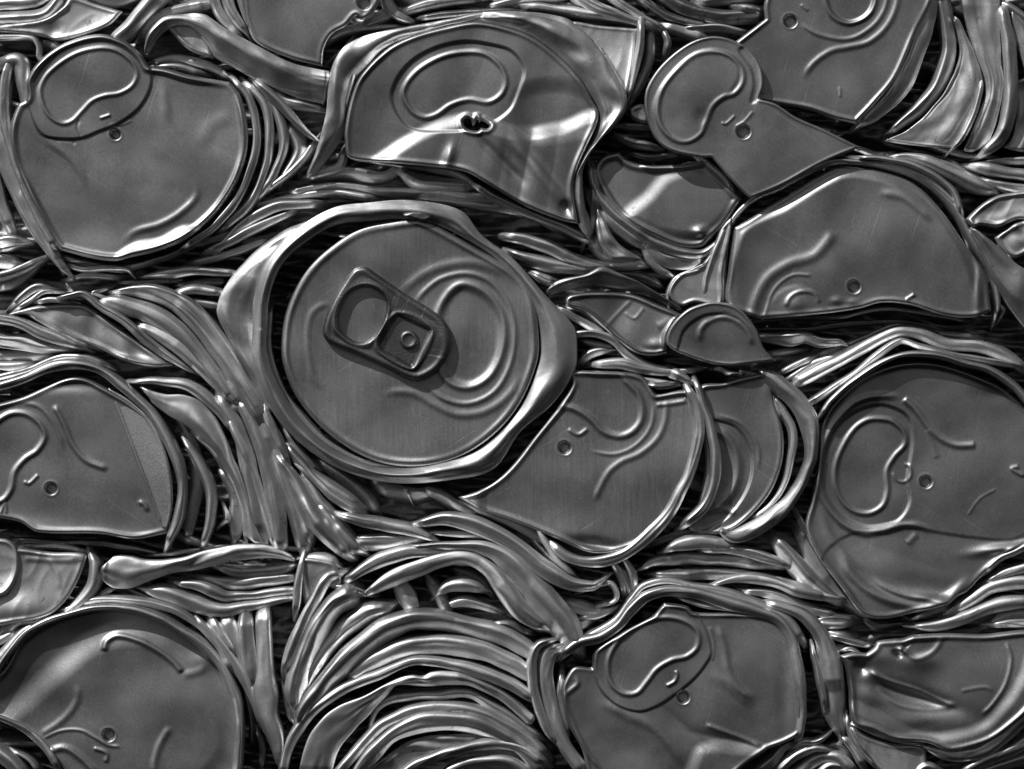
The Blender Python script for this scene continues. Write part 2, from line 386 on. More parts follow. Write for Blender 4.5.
# inner bottom channel and left wing
fold(H, "180 330 12 175 430 14 205 530 16 270 620 16 350 690 16 450 730 14 560 742 12 660 725 12 750 670 14 820 600 10", z=-4, h=.25, org=o, k=kk, mat=M_RIM, name='countersink')
strip(H, "305 92 200 135 105 215 52 290 43 345 85 430 140 535 160 600", "330 110 240 160 180 235 150 300 140 370 150 440 170 520 185 590", (-10, -8, -6, -4, -8, -12), (-6, -4, -2, -10, -8, -6), (3, 4, 4, 3, 4, 3), 2.4, -.1, org=o, k=kk, mat=M_BODY2)
fold(H, "60 330 18 90 400 24 140 500 20 190 590 16 240 680 20 300 740 16", z=-14, org=o, k=kk)
sheet('torn_lip', H, "520 92 545 82 575 84 592 96 575 106 548 100", 9, [], org=o, k=kk, mat=M_DARK, edge=(.5, 1, 1), dent=.8, step=.9)
tab = sheet('pull_tab', H, "268 565 280 500 310 430 350 365 395 308 440 300 480 325 600 408 740 498 775 560 772 640 730 712 655 755 600 745 520 705 400 650 290 602",
      8, [bead("320 545 330 470 370 405 435 372 500 392 530 450 508 535 455 600 395 604 345 575", 2.0, 1.6, True, (256, 192), 4.0), 
           bead("485 615 565 485 705 550 628 705", 1.8, 1.2, True, (256, 192), 4.0), bump(436, 340, 14, 12, 1.2)],
      org=(256, 192), k=4.0, mat=M_TAB, edge=(1.2, 3.2, 5), roll=3.6, thick=5, step=.9, dent=.5,
      holes=("330 530 335 475 372 408 432 380 492 400 522 450 500 530 450 592 400 597 350 562", "500 610 568 498c 692 555c 622 690c 506 628c"))
sheet('rivet_plate', tab, "490 620 568 485 700 550 625 700", 4.5, [], org=(256, 192), k=4.0, mat=M_TAB, edge=(0, 1, 1), step=1.0, dent=.3)
def disc(name, parent, x, y, r, z, h, mat):
    pts = " ".join("%.2f %.2f" % (x + r * math.cos(a), y + r * math.sin(a)) for a in np.linspace(0, 2 * math.pi, 14, endpoint=False))
    return sheet(name, parent, pts, z, [bump(x, y, r * .55, r * .55, -h * .4)], mat=mat, edge=(h * .5, r * .22, r * .3), step=.6, dent=0, thick=6, roll=2)
disc('rivet', tab, 409, 340, 9.5, 7.5, 1.4, M_TAB)

# ---- can at the upper left
A = thing('crushed_can', 'large tabless upper left can lid, its raised bean panel overhanging the top edge', 'drink can', 140, 160, GC)
b = B_((0, 0))
DISC = "27 82 40 60 65 43 100 34 125 41 141 54 150 68 151 86 141 106 125 120 108 128 100 131 82 138 60 139 42 134 31 112"
sheet('lid', A, "27 80 40 60 65 43 100 34 125 41 141 54 149 66c 165 68 190 75 230 82c 240 95 247 125 247 150 239 178 226 201 209 221 185 240 158 251 132 257 115 261 90 258 60 250c 53 240 40 217 28 194 14 160 10 130 18 105 27 98",
      2, [plateau(DISC, 2.2, 1.2, k=1), b("165 350 200 290 300 220 400 195 470 205 530 250 550 300 530 345 480 375 420 385 370 405 330 445 290 485 250 495 200 465 170 410", 2.0, 2.0, True),
          b("400 475 445 460", 1.3, 1.8), b("320 480 310 510 330 550", 1, -.9), b("430 520 450 500 490 498 530 480", 1.2, .7),
          hole(115.5, 134.5, 5.2), b("160 545 230 590 290 640 330 700 340 760", 4, 1.4, fade=.3), b("220 560 290 565 300 580", 1.5, -.8),
          b("650 300 660 400 675 520", 5, 1.3, fade=.4), b("950 460 850 500 800 600", 8, 1.0, fade=.3),
          bead("480 215 540 160 640 130 720 85 785 15 770 -60", 3.4, 2.0, False, (0, 192), 4, .3),
          plateau("115 270 120 256 136 245 160 240 185 228 200 232 190 250 150 275", 3.2, 5, k=1), bump(90, 232, 40, 18, -1.2), crumple(61, 205, 120, 40, 60, 1.0, 80), crumple(62, 60, 190, 40, 50, 1.0, 60)],
      edge=(4.2, 3.0, 4), dent=.9, thick=8)
many(A, ["234 80 7 249 98 8 256 135 8 250 170 8 236 200 8 214 226 7 186 245 6"], z=-2, k=1, mat=M_RIM, name='rim')
many(A, ["245 82 7 264 104 9 269 140 9 262 175 9 247 205 9 222 228 7", "258 82 7 276 110 10 283 142 10 272 175 10 255 200 6", "60 256 6 90 264 7 120 268 7 160 258 6 190 246 5"], z=-12, k=1)
many(A, [("2 62 14 18 62 18 22 80 16 26 108 10", dict(z=-2)), ("8 64 8 4 90 12 4 120 12 14 158 10 26 190 10 40 222 9 54 246 8", dict(z=-2)), ("-6 120 12 2 160 12 14 190 12 26 215 14 42 240 12 58 262 10 66 272 5", dict(z=-9)),
         ("22 190 8 38 214 12 50 238 12 58 262 8", dict(z=-4)), ("-14 160 14 -4 200 14 6 226 12", dict(z=-14))], k=1)
# ---- torn can shoulder between upper left can and top can
V2 = thing('torn_metal_scrap', 'bent diagonal strap of metal joining the upper left can to the top middle can', 'can scrap', 240, 60, 'torn pieces of can wall')
strip(V2, "143 52 146 36 152 26 163 17 180 14 203 14 225 28 256 45 290 62 320 69 328 70", "147 56 154 42 162 32 172 26 190 27 208 47 216 57 235 68 258 80 298 97 330 104", (-2, -2, -1, 0, 0, 0, -3), (-5, -5, -6, -6, -6, -8), (3, 3, 4, 4, 4), 2.0, -.45, k=1)
sheet('scrap_flap', V2, "165 22 200 17 206 34 213 58c 190 50 176 38", -8, [crease(165, 22, 213, 58, .25, 2)], k=1, mat=M_BODY2)
many(V2, ["150 60 6 175 56 9 205 64 8 232 78 6", "150 66 5 175 66 8 200 72 8", "272 90 8 285 100 10 300 104 12 322 108 8", ("256 82 7 268 92 9 286 110 9 302 128 8 316 139 4", dict(z=-4)), ("315 140 5 304 156 7 288 172 7 268 188 6", dict(z=-8)), ("274 140 14 290 130 16 298 150 14 280 180 5", dict(z=-16))], z=-12, k=1)

# ---- top left scraps
V = thing('folded_metal_scrap', 'leaf-shaped sheet of can wall in the top left corner with a bright rolled edge', 'can scrap', 60, 25, 'torn pieces of can wall')
sheet('scrap_sheet', V, "-30 26 0 24 25 22 45 18 62 6 70 -4 95 3 122 11c 108 25 75 37 55 40 42 36 0 32 -30 34", -6, [b("0 92 120 86 200 66 280 10", 2.2, 2.4), crease(45, 38, 110, 8, .25, 4), bump(52, 30, 8, 8, -2)], k=1, mat=M_BODY2)
many(V, [("-10 18 14 20 17 15 45 13 16 60 -6 12", dict(z=-10)), ("-10 3 12 30 0 14 48 -8 12", dict(z=-12)), ("-20 37 6 15 36 6 32 37 6 38 46 6 39 56 7 45 62 5", dict(z=-2)), ("46 42 8 52 44 10 60 50 6", dict(z=-8))], k=1)
Vb = thing('folded_metal_scrap', 'thick rounded fold rising diagonally to the top edge above the upper left can', 'can scrap', 140, 15, 'torn pieces of can wall')
many(Vb, [("112 42 16 128 28 17 142 12 18 158 -6 20", dict(z=-4)), ("140 34 8 156 16 12 180 8 12 205 2 10", dict(z=-14)), ("80 -4 12 110 -2 14 140 -10 12", dict(z=-16))], k=1)
W = thing('crushed_can', 'smooth can end cut by the top edge, pierced beside the top middle can', 'drink can', 285, 20, GC)
sheet('lid', W, "240 -30 243 0 246 22 256 42 290 58 322 66c 324 48 332 34 346 26 356 16 362 20 372 14 380 0 388 -30", 0, [hole(364, 3, 7), tilt(290, 20, .03, -.05), crease(330, 60, 330, 0, .0), b("300 -40 330 40", 3, .5)], k=1, edge=(1.2, 2.5, 3))
many(W, ["210 -10 10 216 8 11 226 22 11 238 34 7", "224 -10 10 230 8 12 240 24 10 246 32 5", "238 -12 7 242 4 8 246 18 7 252 30 5"], z=-3, k=1)
many(W, [("326 40 6 340 30 10 362 26 8 398 25 6", dict(z=-12)), ("382 -12 10 388 4 12 398 14 9 412 20 5", dict(z=-6)), ("330 58 5 340 50 6 352 36 6", dict(z=-20)), ("365 22 9 378 16 12 390 10 14", dict(z=-10, mat=M_BODY2))], k=1)

# ---- top middle can
Bc = thing('crushed_can', 'buckled can at top centre with sunken bean panel, torn rivet hole and bright diagonal crease', 'drink can', 475, 110, GC)
b1 = B_((256, 0))
sheet('lid', Bc, "349 158 345 140 346 122 352 95 361 75 386 50 411 37 446 27 478 22 512 29 537 40 562 60 579 78 592 100 598 111 597 123 587 146 577 170 573 190 578 224c 563 221 525 206 484 182 465 172 433 167 388 163",
      4, [plateau("392 92 406 67 431 50 463 42 491 45 512 52 524 70 519 90 508 112 480 128 440 132 410 128 396 112", -2.6, 2, k=1),
          b1("590 370 640 290 740 230 840 210 920 220 980 270 1000 330 980 380 930 410 850 400 780 420 720 460 670 470 620 440", 2.4, 2.6, True),
          plateau("375 168 392 152 430 130 462 120 480 124 520 133 560 128 600 118 610 300 370 300", 6.2, 9, k=1), crumple(21, 530, 170, 45, 40, 3.2, 60, 22, .9), crumple(23, 430, 150, 40, 18, 2.0, 40),
          bump(476, 126, 10, 6, -3), bump(477, 119, 3, 3, 3), plateau("520 95 560 85 600 100 600 125 560 135 525 135", -3, 10, k=1),
          bead("500 130 530 160 570 212", 7, 4, False, (0, 0), 1, .3), bead("470 130 500 160 530 190", 5, -3, False, (0, 0), 1, .3),
          bump(449, 158, 5, 12, 4, 15), bump(566, 208, 5, 6, -5), tilt(475, 110, .0, -.02), crease(349, 110, 385, 160, .12, 5)],
      k=1, edge=(1.8, 2.6, 3), thick=6, dent=1.6, step=1.0, holes=('463 121c 467 118 471 120c 473 126 476 123c 477 118 479 123c 482 121 486 123c 490 126 487 129 481 128c 478 131 470 130 465 127',))
strip(Bc, "304 178 316 150 326 110 330 72 342 48 366 35 410 26 446 19 478 12 500 10", "314 176 340 138 350 122 352 98 358 78 386 50 411 38 446 28 480 22 500 16", (-8, -2, 0, 2, 2, 1, 0), (-12, -10, -8, -4, -2, 0, 0), (3, 3, 4, 3, 2, 1.5), 2.0, -.3, k=1, mat=M_RIM, name='rim', flute=.1)
fold(Bc, "344 110 8 348 92 10 356 62 12 368 44 10 384 42 6", z=-4, k=1)
strip(Bc, "478 12 512 11 560 16 575 24 600 50 617 75 627 98 625 112 612 128 594 148 583 170 584 200 590 238", "480 22 512 28 537 39 562 59 580 78 597 105 600 118 596 130 588 146 576 170 570 190 574 208 582 236", (1, 2, 3, 3, 4, 5, 4, 2, 2), (0, 0, 0, -1, -3, 0, 0, 0), (1, 2, 3, 3, 3, 4, 4, 3), 2.2, -.2, k=1, mat=M_BODY2, name='rim', flute=.16)
sheet('scrap_flap', Bc, "572 22 600 25 637 28c 634 60 627 97c 612 72 594 44", -5, [crease(575, 24, 634, 40, .12, 4), crease(600, 50, 640, 40, .15, 3)], k=1, mat=M_BODY2, edge=(1.5, 2, 2))
many(Bc, [("641 22 7 640 45 8 635 70 8 628 97 5", dict(z=1)), ("652 28 9 650 60 10 640 85 9 632 100 5", dict(z=-12)), ("663 28 5 668 40 7 667 52 8", dict(z=-6)),
          ("474 184 7 495 197 9 525 211 9 560 225 9 590 240 9", dict(z=-3)), ("586 240 5 594 220 9 596 190 10 592 165 7", dict(z=-8)), ("372 160 5 420 166 7 460 174 9 482 190 7", dict(z=-10)),
          ("306 176 8 318 172 10 338 165 12 344 150 10", dict(z=-16))], k=1)
# ---- wrinkled strips under the top middle can
U1 = thing('wrinkled_metal_scrap', 'thin wrinkled strips squeezed between the top middle can and the centre can with the tab', 'can scrap', 400, 185, 'torn pieces of can wall')
many(U1, ["318 176 10 345 171 14 380 176 12 400 166 10", "400 170 9 418 182 16 440 184 16 470 186 10", "290 192 8 330 186 10 380 190 9 440 193 10 500 198 8",
          ("250 206 7 290 196 8 330 192 9 370 197 8", dict(z=-18)), ("420 198 8 480 204 9 530 214 8 560 230 6", dict(z=-20)), ("215 250 7 240 226 10 275 206 10 318 203 8", dict(z=-10)), ("208 250 7 235 238 8 262 224 9 290 212 7", dict(z=-13)), ("190 244 7 220 236 9 255 220 7", dict(z=-20)), ("190 262 8 230 252 9 265 240 8", dict(z=-22))], z=-14, k=1)

# ---- strips along the top edge
T1 = thing('folded_metal_scrap', 'bundle of dark thin folded strips along the top edge above the top middle can', 'can scrap', 560, 5, 'torn pieces of can wall')
many(T1, ["574 -6 10 600 8 11 640 22 8 652 27 5", "610 -6 8 642 16 9 664 28 8", ("528 4 8 560 8 9 600 14 9 628 20 5", dict(z=-12)), ("665 24 9 692 32 14 706 37 12", dict(z=-8)), ("686 28 6 720 26 8 748 31 5", dict(z=-6)), ("400 12 9 430 2 12 480 -6 12", dict(z=-12)), ("420 17 6 450 13 7 490 10 7 520 10 4", dict(z=-6, mat=M_DARK)), ("490 4 8 530 -4 9 560 -6 8", dict(z=-16))], z=-8, k=1)
T2 = thing('folded_metal_scrap', 'dark strip of can wall at the top edge left of the upper right can', 'can scrap', 720, 8, 'torn pieces of can wall')
many(T2, ["660 -8 14 690 8 16 725 16 16 765 14 14", ("700 0 14 730 -4 16 760 -6 14", dict(z=-12)), ("740 6 6 752 8 8 764 12 7", dict(z=-8)), ("640 -6 8 670 14 9 710 24 8", dict(z=-18))], z=-14, k=1, mat=M_DARK)

# ---- upper right torn lid
Cc = thing('torn_metal_disc', 'flat torn lid at upper right, bean panelled disc joined to a kite shaped sheet', 'can lid', 720, 115, 'loose torn lids')
b2 = B_((512, 0))
sheet('lid', Cc, "644 104 647 87 662 65 687 45 709 37.5 729 40 747 50 759 67 762 85 758 100c 775 105 795 118 823 130 859 148c 823 163 781 186 750 199c 745 195 728 178 711 158c 700 158 672 152 657 142 647 122",
      15, [b2("580 440 600 360 660 280 730 225 800 210 870 230 915 280 920 330 890 375 840 395 800 430 775 490 750 540 700 570 640 560 595 510", 2.3, 2.4, True),
           plateau("652 110 665 82 695 58 715 53 732 58 738 75 730 92 712 106 702 128 688 140 665 136", .8, 2, k=1),
           hole(742.5, 132.5, 7), b2("835 492 850 500 890 465", 1.2, 1.4), b2("890 512 925 490 962 448", 1.2, 1.2), plateau("758 100 761 85 757 65 744 48 738 52 750 70 753 86 750 104", -1.5, 2, k=1), bump(700, 118, 6, 8, -1)],
      k=1, edge=(.8, 1.6, 1.6), thick=3, dent=.8, roll=1.5)

# ---- upper right can with ribbed wall
D = thing('crushed_can', 'top right can with a hole in its lid and curved wall ribs beside it', 'drink can', 880, 70, GC)
b3 = B_((768, 0))
sheet('lid', D, "735 42c 765 19c 764 5 768 -10 770 -40 940 -40 932 0 918 28 896 78 874 105 856 124c 835 119 809 110 765 102 742 95", 5,
      [hole(790, 21.5, 6.5), plateau("825 -40 828 5 838 18 850 22 864 16 873 0 873 -40", -1.5, 2, k=1), b3("222 -60 232 20 260 70 315 95 370 82 410 50 428 0 430 -60", 2.3, 2.6), b3("120 90 190 135 280 158 340 153 400 120 440 80 470 20 480 -60", 2.2, 1.5, fade=.12),
       b3("135 320 180 255 250 206 320 190 400 170 470 110 510 30 520 -50", 2.8, 1.9, fade=.12), b3("285 350 288 390", 1.2, .8), b3("130 20 160 45", 1.5, 1)], k=1, edge=(1.8, 2.2, 3), thick=7)
many(D, [("645 -20 70 630 80 75 580 240 90 510 370 90 430 450 70 370 495 30", dict(z=-1)), ("700 -20 60 725 100 60 730 210 62 690 330 66 610 430 64 500 520 30", dict(z=-2, h=.5)),
         ("940 30 50 965 180 50 975 330 58 960 470 60 925 560 56 860 615 30", dict(z=3))], org=(768, 0))
strip(D, "740 60 770 150 770 230 730 330 660 430 560 520 470 560", "760 60 830 210 862 320 862 370 820 470 780 560 730 605", (-3, -3, -3, -4, -6), (-5, -5, -5, -5, -6), 1, org=(768, 0), m=.5, mat=M_BODY2, flute=.1)
strip(D, "770 -40 790 60 830 200 870 320 870 380 830 490 790 600", "930 -40 930 60 935 240 945 330 920 470 890 560 850 615", (-6, -6, -5, -4), (-6, -8, -7, -10), (2, 2, 4, 2), org=(768, 0), mat=M_BODY2, flute=.14)
strip(D, "970 70 1000 180 1040 300", "980 20 1060 120 1100 300", -4, -6, 2, org=(768, 0), mat=M_BODY2)
strip(D, "985 300 1000 420 985 540 940 610", "1100 300 1100 420 1100 540 1100 600", -8, -12, 3, org=(768, 0), mat=M_BODY2)
fold(D, '855 320 14 845 380 26 815 470 28 775 550 26 735 600 14', z=-1, org=(768, 0), h=.5, p=1.6)
fold(D, "940 10 30 990 40 36 1060 90 34", z=4, org=(768, 0))
fold(D, "560 540 30 640 560 40 720 590 36 800 612 30 900 622 20", z=-10, org=(768, 0), mat=M_BODY2)

# ---- bowl shaped can under the torn lid
E = thing('crushed_can', 'dented bowl shaped can end below the flat torn disc, glinting on its left', 'drink can', 665, 200, GC)
sheet('lid', E, "594 172 598 160 606 154 619 151c 631 161 650 165 680 164 703 161 716 172 742 198c 726 224 713 237 702 247 680 247 656 238 626 221 606 198", -8,
      [plateau("628 216 650 195 668 176 700 168 730 190 735 205 712 232 690 238 660 234 642 226", 4.6, 9, k=1), bump(700, 232, 7, 5, 4), plateau("640 150 645 168 675 168 705 164 705 150", 3, 3, k=1), crease(618, 150, 632, 222, -.10, 6)],
      k=1, edge=(3.2, 3.4, 4), dent=1.0, mat=M_LID)
many(E, [("590 166 8 594 184 9 606 204 10 624 222 11 650 238 11 680 251 11 704 252 10 722 238 6", dict(z=-5, mat=M_RIM, name='rim')), ("588 190 9 600 214 10 622 232 10 640 240 8", dict(z=-15)), ("645 240 8 664 258 14 690 262 14 706 256 8", dict(z=-16)),
         ("620 136 8 635 142 9 655 146 8", dict(z=-4)), ("622 124 6 640 126 7 650 126 6", dict(z=-10)), ("632 152 6 650 156 8 668 154 6", dict(z=-18)), ("704 160 6 712 168 9 724 178 7 733 190 5", dict(z=2))], k=1)
sheet('scrap_flap', E, "630 108 644 104 648 122 632 118", -4, [], k=1, mat=M_BODY2)

# ---- right middle polygon can
o = (660, 130); kk = 2.813
F = thing('crushed_can', 'flattened lid with angular top edge above the large recessed lid at the right', 'drink can', 855, 245, GC)
bF = B_(o, kk)
sheet('lid', F, "190 490 192 400 210 275c 340 195 480 112 530 104 640 122 720 155 790 225 860 325 910 400 932 510c 880 527 800 522 700 492 620 486 560 502 460 517 280 532c", 3,
      [bF("255 560 265 490 300 420 360 378 430 355 465 320 490 280", 5, 2.4), bF("290 530 320 450 370 410 430 410", 1.6, 1.0), bump(795, 305, 12, 9, 2.5), bF('350 500 365 470 395 455 430 460 450 490', 2, 1.8), plateau("300 520 330 460 390 440 440 480 470 520", .8, 3, o, kk),
       hole(853.4, 287, 6.3), bump(836, 301, 6, 4, 1.5), bump(852, 302, 6, 3, 1), bF("610 175 680 190 730 225 765 260", 4, 1.8, fade=.2), bF("690 478 715 462", 1.6, 2),
       plateau("215 540 222 296 350 218 496 132 560 124 660 150 770 226 850 340 880 420 900 560 700 700", 4.2, 5.5, o, kk), bump(735, 262, 8, 40, 1), bump(978, 290, 4, 20, 3.5)],
      org=o, k=kk, edge=(1.2, 2.5, 3), thick=6)
many(F, [("178 500 18 180 400 20 198 270 20 245 208 18 340 160 16 480 92 16 560 90 18 660 108 18 760 152 20 835 225 22 885 320 22 930 390 20 952 480 20 945 530 14", dict(z=-5, mat=M_RIM, name='rim', ww=.9)),
         ("560 75 12 650 82 16 740 110 18 820 165 18 850 230 14", dict(z=-2)), ("120 470 14 130 400 16 160 320 14 185 265 10", dict(z=-3)), ("590 88 14 690 105 22 780 150 26 840 210 20", dict(z=-10))], org=o, k=kk)
sheet('scrap_flap', F, "25 465 30 435 60 402 110 385 150 330 172 275 205 245 178 400 170 495 100 485 60 495", -5, [crease(700, 300, 722, 222, .1, 3)], org=o, k=kk, mat=M_BODY2, edge=(2.2, 2, 2))
fold(F, "28 490 6 22 460 8 45 415 9 100 390 9 135 372 6", z=-2, org=o, k=kk)
fold(F, "280 535 12 400 525 14 520 522 16 620 500 16 740 512 12 860 535 9", z=-9, org=o, k=kk, mat=M_DARK)
fold(F, "280 560 10 420 560 16 540 545 20 680 540 16 800 560 10", z=-20, org=o, k=kk, mat=M_DARK)
many(F, [("540 45 14 570 55 22 610 70 22 645 66 14", dict(z=-2, mat=M_DARK))], org=o, k=kk)

# ---- half disc + crumpled label piece
G = thing('torn_metal_disc', 'small torn half disc of lid with a raised arc, right of the centre can', 'can lid', 715, 335, 'loose torn lids')
sheet('lid', G, "667 345 669 329 685 311 705 303 718 302 738 308 756 329 763 347 776 361c 731 366c 713 364 690 357", 6, [bead("110 600 115 560 150 530 200 530 240 560 262 610", 3, 2.2, False, o, kk, .1), bead("120 540 180 518 230 540", 2, -1.2, False, o, kk, .2), plateau("680 380 681 335 700 317 722 314 742 322 755 342 760 380", -1.6, 1.2, k=1), tilt(715, 335, .0, .04), crease(770, 352, 670, 348, .18, 3)], k=1, edge=(1, 1.6, 1.6), thick=3)
Gb = thing('torn_metal_scrap', 'ragged torn strip of metal pointing right from the small half-disc over a black gap', 'can scrap', 800, 340, 'torn pieces of can wall')
fold(Gb, "758 336 8 775 338 12 792 339 17 806 337 13 822 342 11 840 342 8 846 344 5", z=-4, k=1, mat=M_BODY2, flute=.3)
fold(Gb, "765 354 6 785 352 8 810 350 5", z=-16, k=1, mat=M_DARK)
X = thing('scratched_metal_scrap', 'flat scratched lens shaped metal piece touching the left of the small half disc', 'can scrap', 620, 325, 'torn pieces of can wall')
X2 = (512, 192)
sheet('scrap_sheet', X, "215 425 240 408 330 398 480 408 600 455 685 490c 650 530 622 580 620 645c 570 655 500 645 420 590 370 545 280 475 220 455", -5,
      [bead("370 545 420 490 480 430", 2, .8, False, X2), bead("450 480 490 505 530 460", 1.6, .7, False, X2), bead("580 540 620 520 640 500", 4, 1, False, X2), bump(655, 345, 10, 6, 2), dents(3, .35, 50), crease(604, 328, 634, 300, .12, 3)], org=X2, k=4, mat=M_PRINT, edge=(2.4, 2.6, 3))
fold(X, "225 460 20 300 470 60 370 520 50 400 560 20", z=-9, org=X2, mat=M_BODY2)
X3 = thing('wrinkled_metal_scrap', 'ridged strip with dark pitted face above the scratched lens-shaped piece', 'can scrap', 600, 285, 'torn pieces of can wall')
strip(X3, "125 390 200 348 300 325 360 300 430 325 520 365 620 425 690 470", "150 415 220 390 320 375 400 385 480 395 540 410 610 440 680 485", (-6, -2, -2, -4), (-10, -10, -12, -8), 2, org=X2, m=-.5, mat=M_DARK)
many(X3, ["-20 175 40 60 190 50 140 215 56 240 262 56 330 290 50 430 290 44 520 290 30", ("-10 235 30 80 270 50 160 290 60 250 305 44 320 315 20", dict(z=-18)), ("80 320 30 140 350 40 180 355 20", dict(z=-14)), ("400 320 30 500 330 40 600 370 30", dict(z=-24, mat=M_DARK))], z=-11, org=X2)
X4 = thing('twisted_metal_scrap', 'twisted narrow strips right of the centre can, below the scratched lens shaped piece', 'can scrap', 590, 345, 'torn pieces of can wall')
many(X4, [("180 465 20 250 500 36 330 545 40 380 575 20", dict(z=-12)), ("245 570 30 340 568 32 410 595 36 470 650 38 540 695 36 640 712 24", dict(z=-4)), ("270 690 30 310 650 44 350 635 40 390 634 16", dict(z=-7)), ("330 690 30 420 685 44 520 705 44 640 720 30 740 712 20", dict(z=-5)), ("640 720 50 680 740 40 730 768 20", dict(z=-2)), ("500 745 20 580 760 30 650 770 20", dict(z=-8)), ("270 590 20 340 610 30 400 620 20", dict(z=-18))], org=X2)
X6 = thing('folded_metal_scrap', 'grey pointed leaf of can wall hanging below the right corner of the top middle can', 'can scrap', 610, 235, 'torn pieces of can wall')
sheet('scrap_sheet', X6, "338 45c 372 110 405 175 440 215 520 268 440 270 395 265 350 205 332 120", -9, [crease(600, 215, 630, 258, .3, 3), dents(8, 1, 20)], org=X2, k=4, mat=M_BODY2)
many(X6, [("360 30 30 400 110 40 470 170 50 540 215 30", dict(z=-14)), ("530 220 24 560 275 34 600 310 34 645 335 24", dict(z=-9)), ("250 20 30 280 90 44 300 160 44 310 190 20", dict(z=-4)), ("215 60 20 245 40 24", dict(z=2)), ("330 180 30 350 230 50 400 262 40 500 272 20", dict(z=-13))], org=X2)

# ---- lid with hole beside the centre can, and its neighbour
I = thing('crushed_can', 'lid with round hole tucked behind the lower right rim of the centre can', 'drink can', 610, 460, GC)
bI = B_((512, 384))
sheet('lid', I, "570 372 600 371 633 373 645 378 656 394c 690 391 697 410 702 435 700 458 690 486 670 520 645 541 622 551 600 554 582 550 550 536 512 521 480 510 458 497c 480 490 506 472 537 434 557 409c 572 384", -3,
      [bI("180 100 220 92 270 110 320 145 365 190 430 210 480 192 515 150 522 100 505 40 460 -10 430 -50", 3.0, 3.0), hole(564.7, 447.8, 6.3), bI("225 180 265 203 305 178", 1.6, 2), bI("300 265 400 282 470 262 530 212 562 150 568 60", 1.7, 1.4, fade=.2),
       bI("330 475 350 420 390 350 440 310 510 280 580 220 612 150 620 60", 2.8, 1.9, fade=.08), bump(590, 545, 24, 6, -5, 8), bump(592, 551, 14, 4, 3), plateau("480 520 470 490 500 470 560 400 560 350 500 350", 2, 6, k=1), bead("575 85 640 78 700 68", 2, 2, False, (512, 384))],
      k=1, edge=(2.4, 2.6, 3), thick=6, mat=M_LIDV, step=1.3)
many(I, [("700 10 34 738 90 40 748 190 42 722 310 42 685 410 46 620 525 50 520 630 50 420 695 46 300 712 46 220 692 42 160 640 30", dict(z=2, name='rim', mat=M_RIM)), ("690 30 14 700 110 16 705 190 10", dict(z=0)),
         ("735 -10 26 768 90 30 798 190 36 816 320 44 800 430 44 760 500 44 690 565 34", dict(z=1, mat=M_RIM, name='rim')), ("100 575 20 140 640 30 190 710 30 240 760 20", dict(z=-8)), ("60 590 18 110 660 26 170 720 26 210 750 20", dict(z=-14)), ("730 130 40 735 260 50 720 330 40", dict(z=-14)), ("545 0 14 600 8 30 670 0 24", dict(z=2, mat=M_DARK))], org=(512, 384))
J = thing('crushed_can', 'partly hidden can with nested curved ridges and a wide folded collar, right of centre', 'drink can', 755, 445, GC)
bJ = B_((440, 240), 2.56)
sheet('lid', J, "700 388 725 382 752 375 768 374 776 404 784 435 782 466 768 498 738 528 715 535 690 530 700 500 706 460", -8,
      [bJ("690 485 730 500 757 540 765 590 752 640 722 675 690 690", 4, 3.2), plateau("600 462 700 460 760 480 797 540 797 610 770 670 720 722 600 760", -2.4, 1.3, (440, 240), 2.56), bJ("700 445 770 470 815 530 815 600", 2, 1.0, fade=.2), bump(770, 385, 6, 12, 2), bJ("660 700 720 690 760 700", 3, 2)],
      k=1, edge=(2.0, 2.4, 3))
strip(J, "820 333 868 342 930 395 968 455 968 520 962 570 930 640 880 712 800 765 745 775 705 738", "815 345 845 380 905 440 930 500 935 560 915 610 880 660 830 700 770 735 740 745 730 738", (0, 2, 3, 3, 3, 3, 2, 0), (-3, -3, 0, -2, -2, -2), (4, 4, 3, 3, 3, 3, 4), 2.4, .2, (440, 240), 2.56, mat=M_BODY2, name='rim', flute=.08)
many(J, [("850 400 14 880 440 24 905 490 24 900 560 22 885 620 18 850 675 14 800 715 10", dict(z=-3, h=.6)), ("800 345 14 830 360 22 862 425 20 878 460 8", dict(z=-5)), ("630 768 26 690 770 30 740 775 20", dict(z=-10))], org=(440, 240), k=2.56)

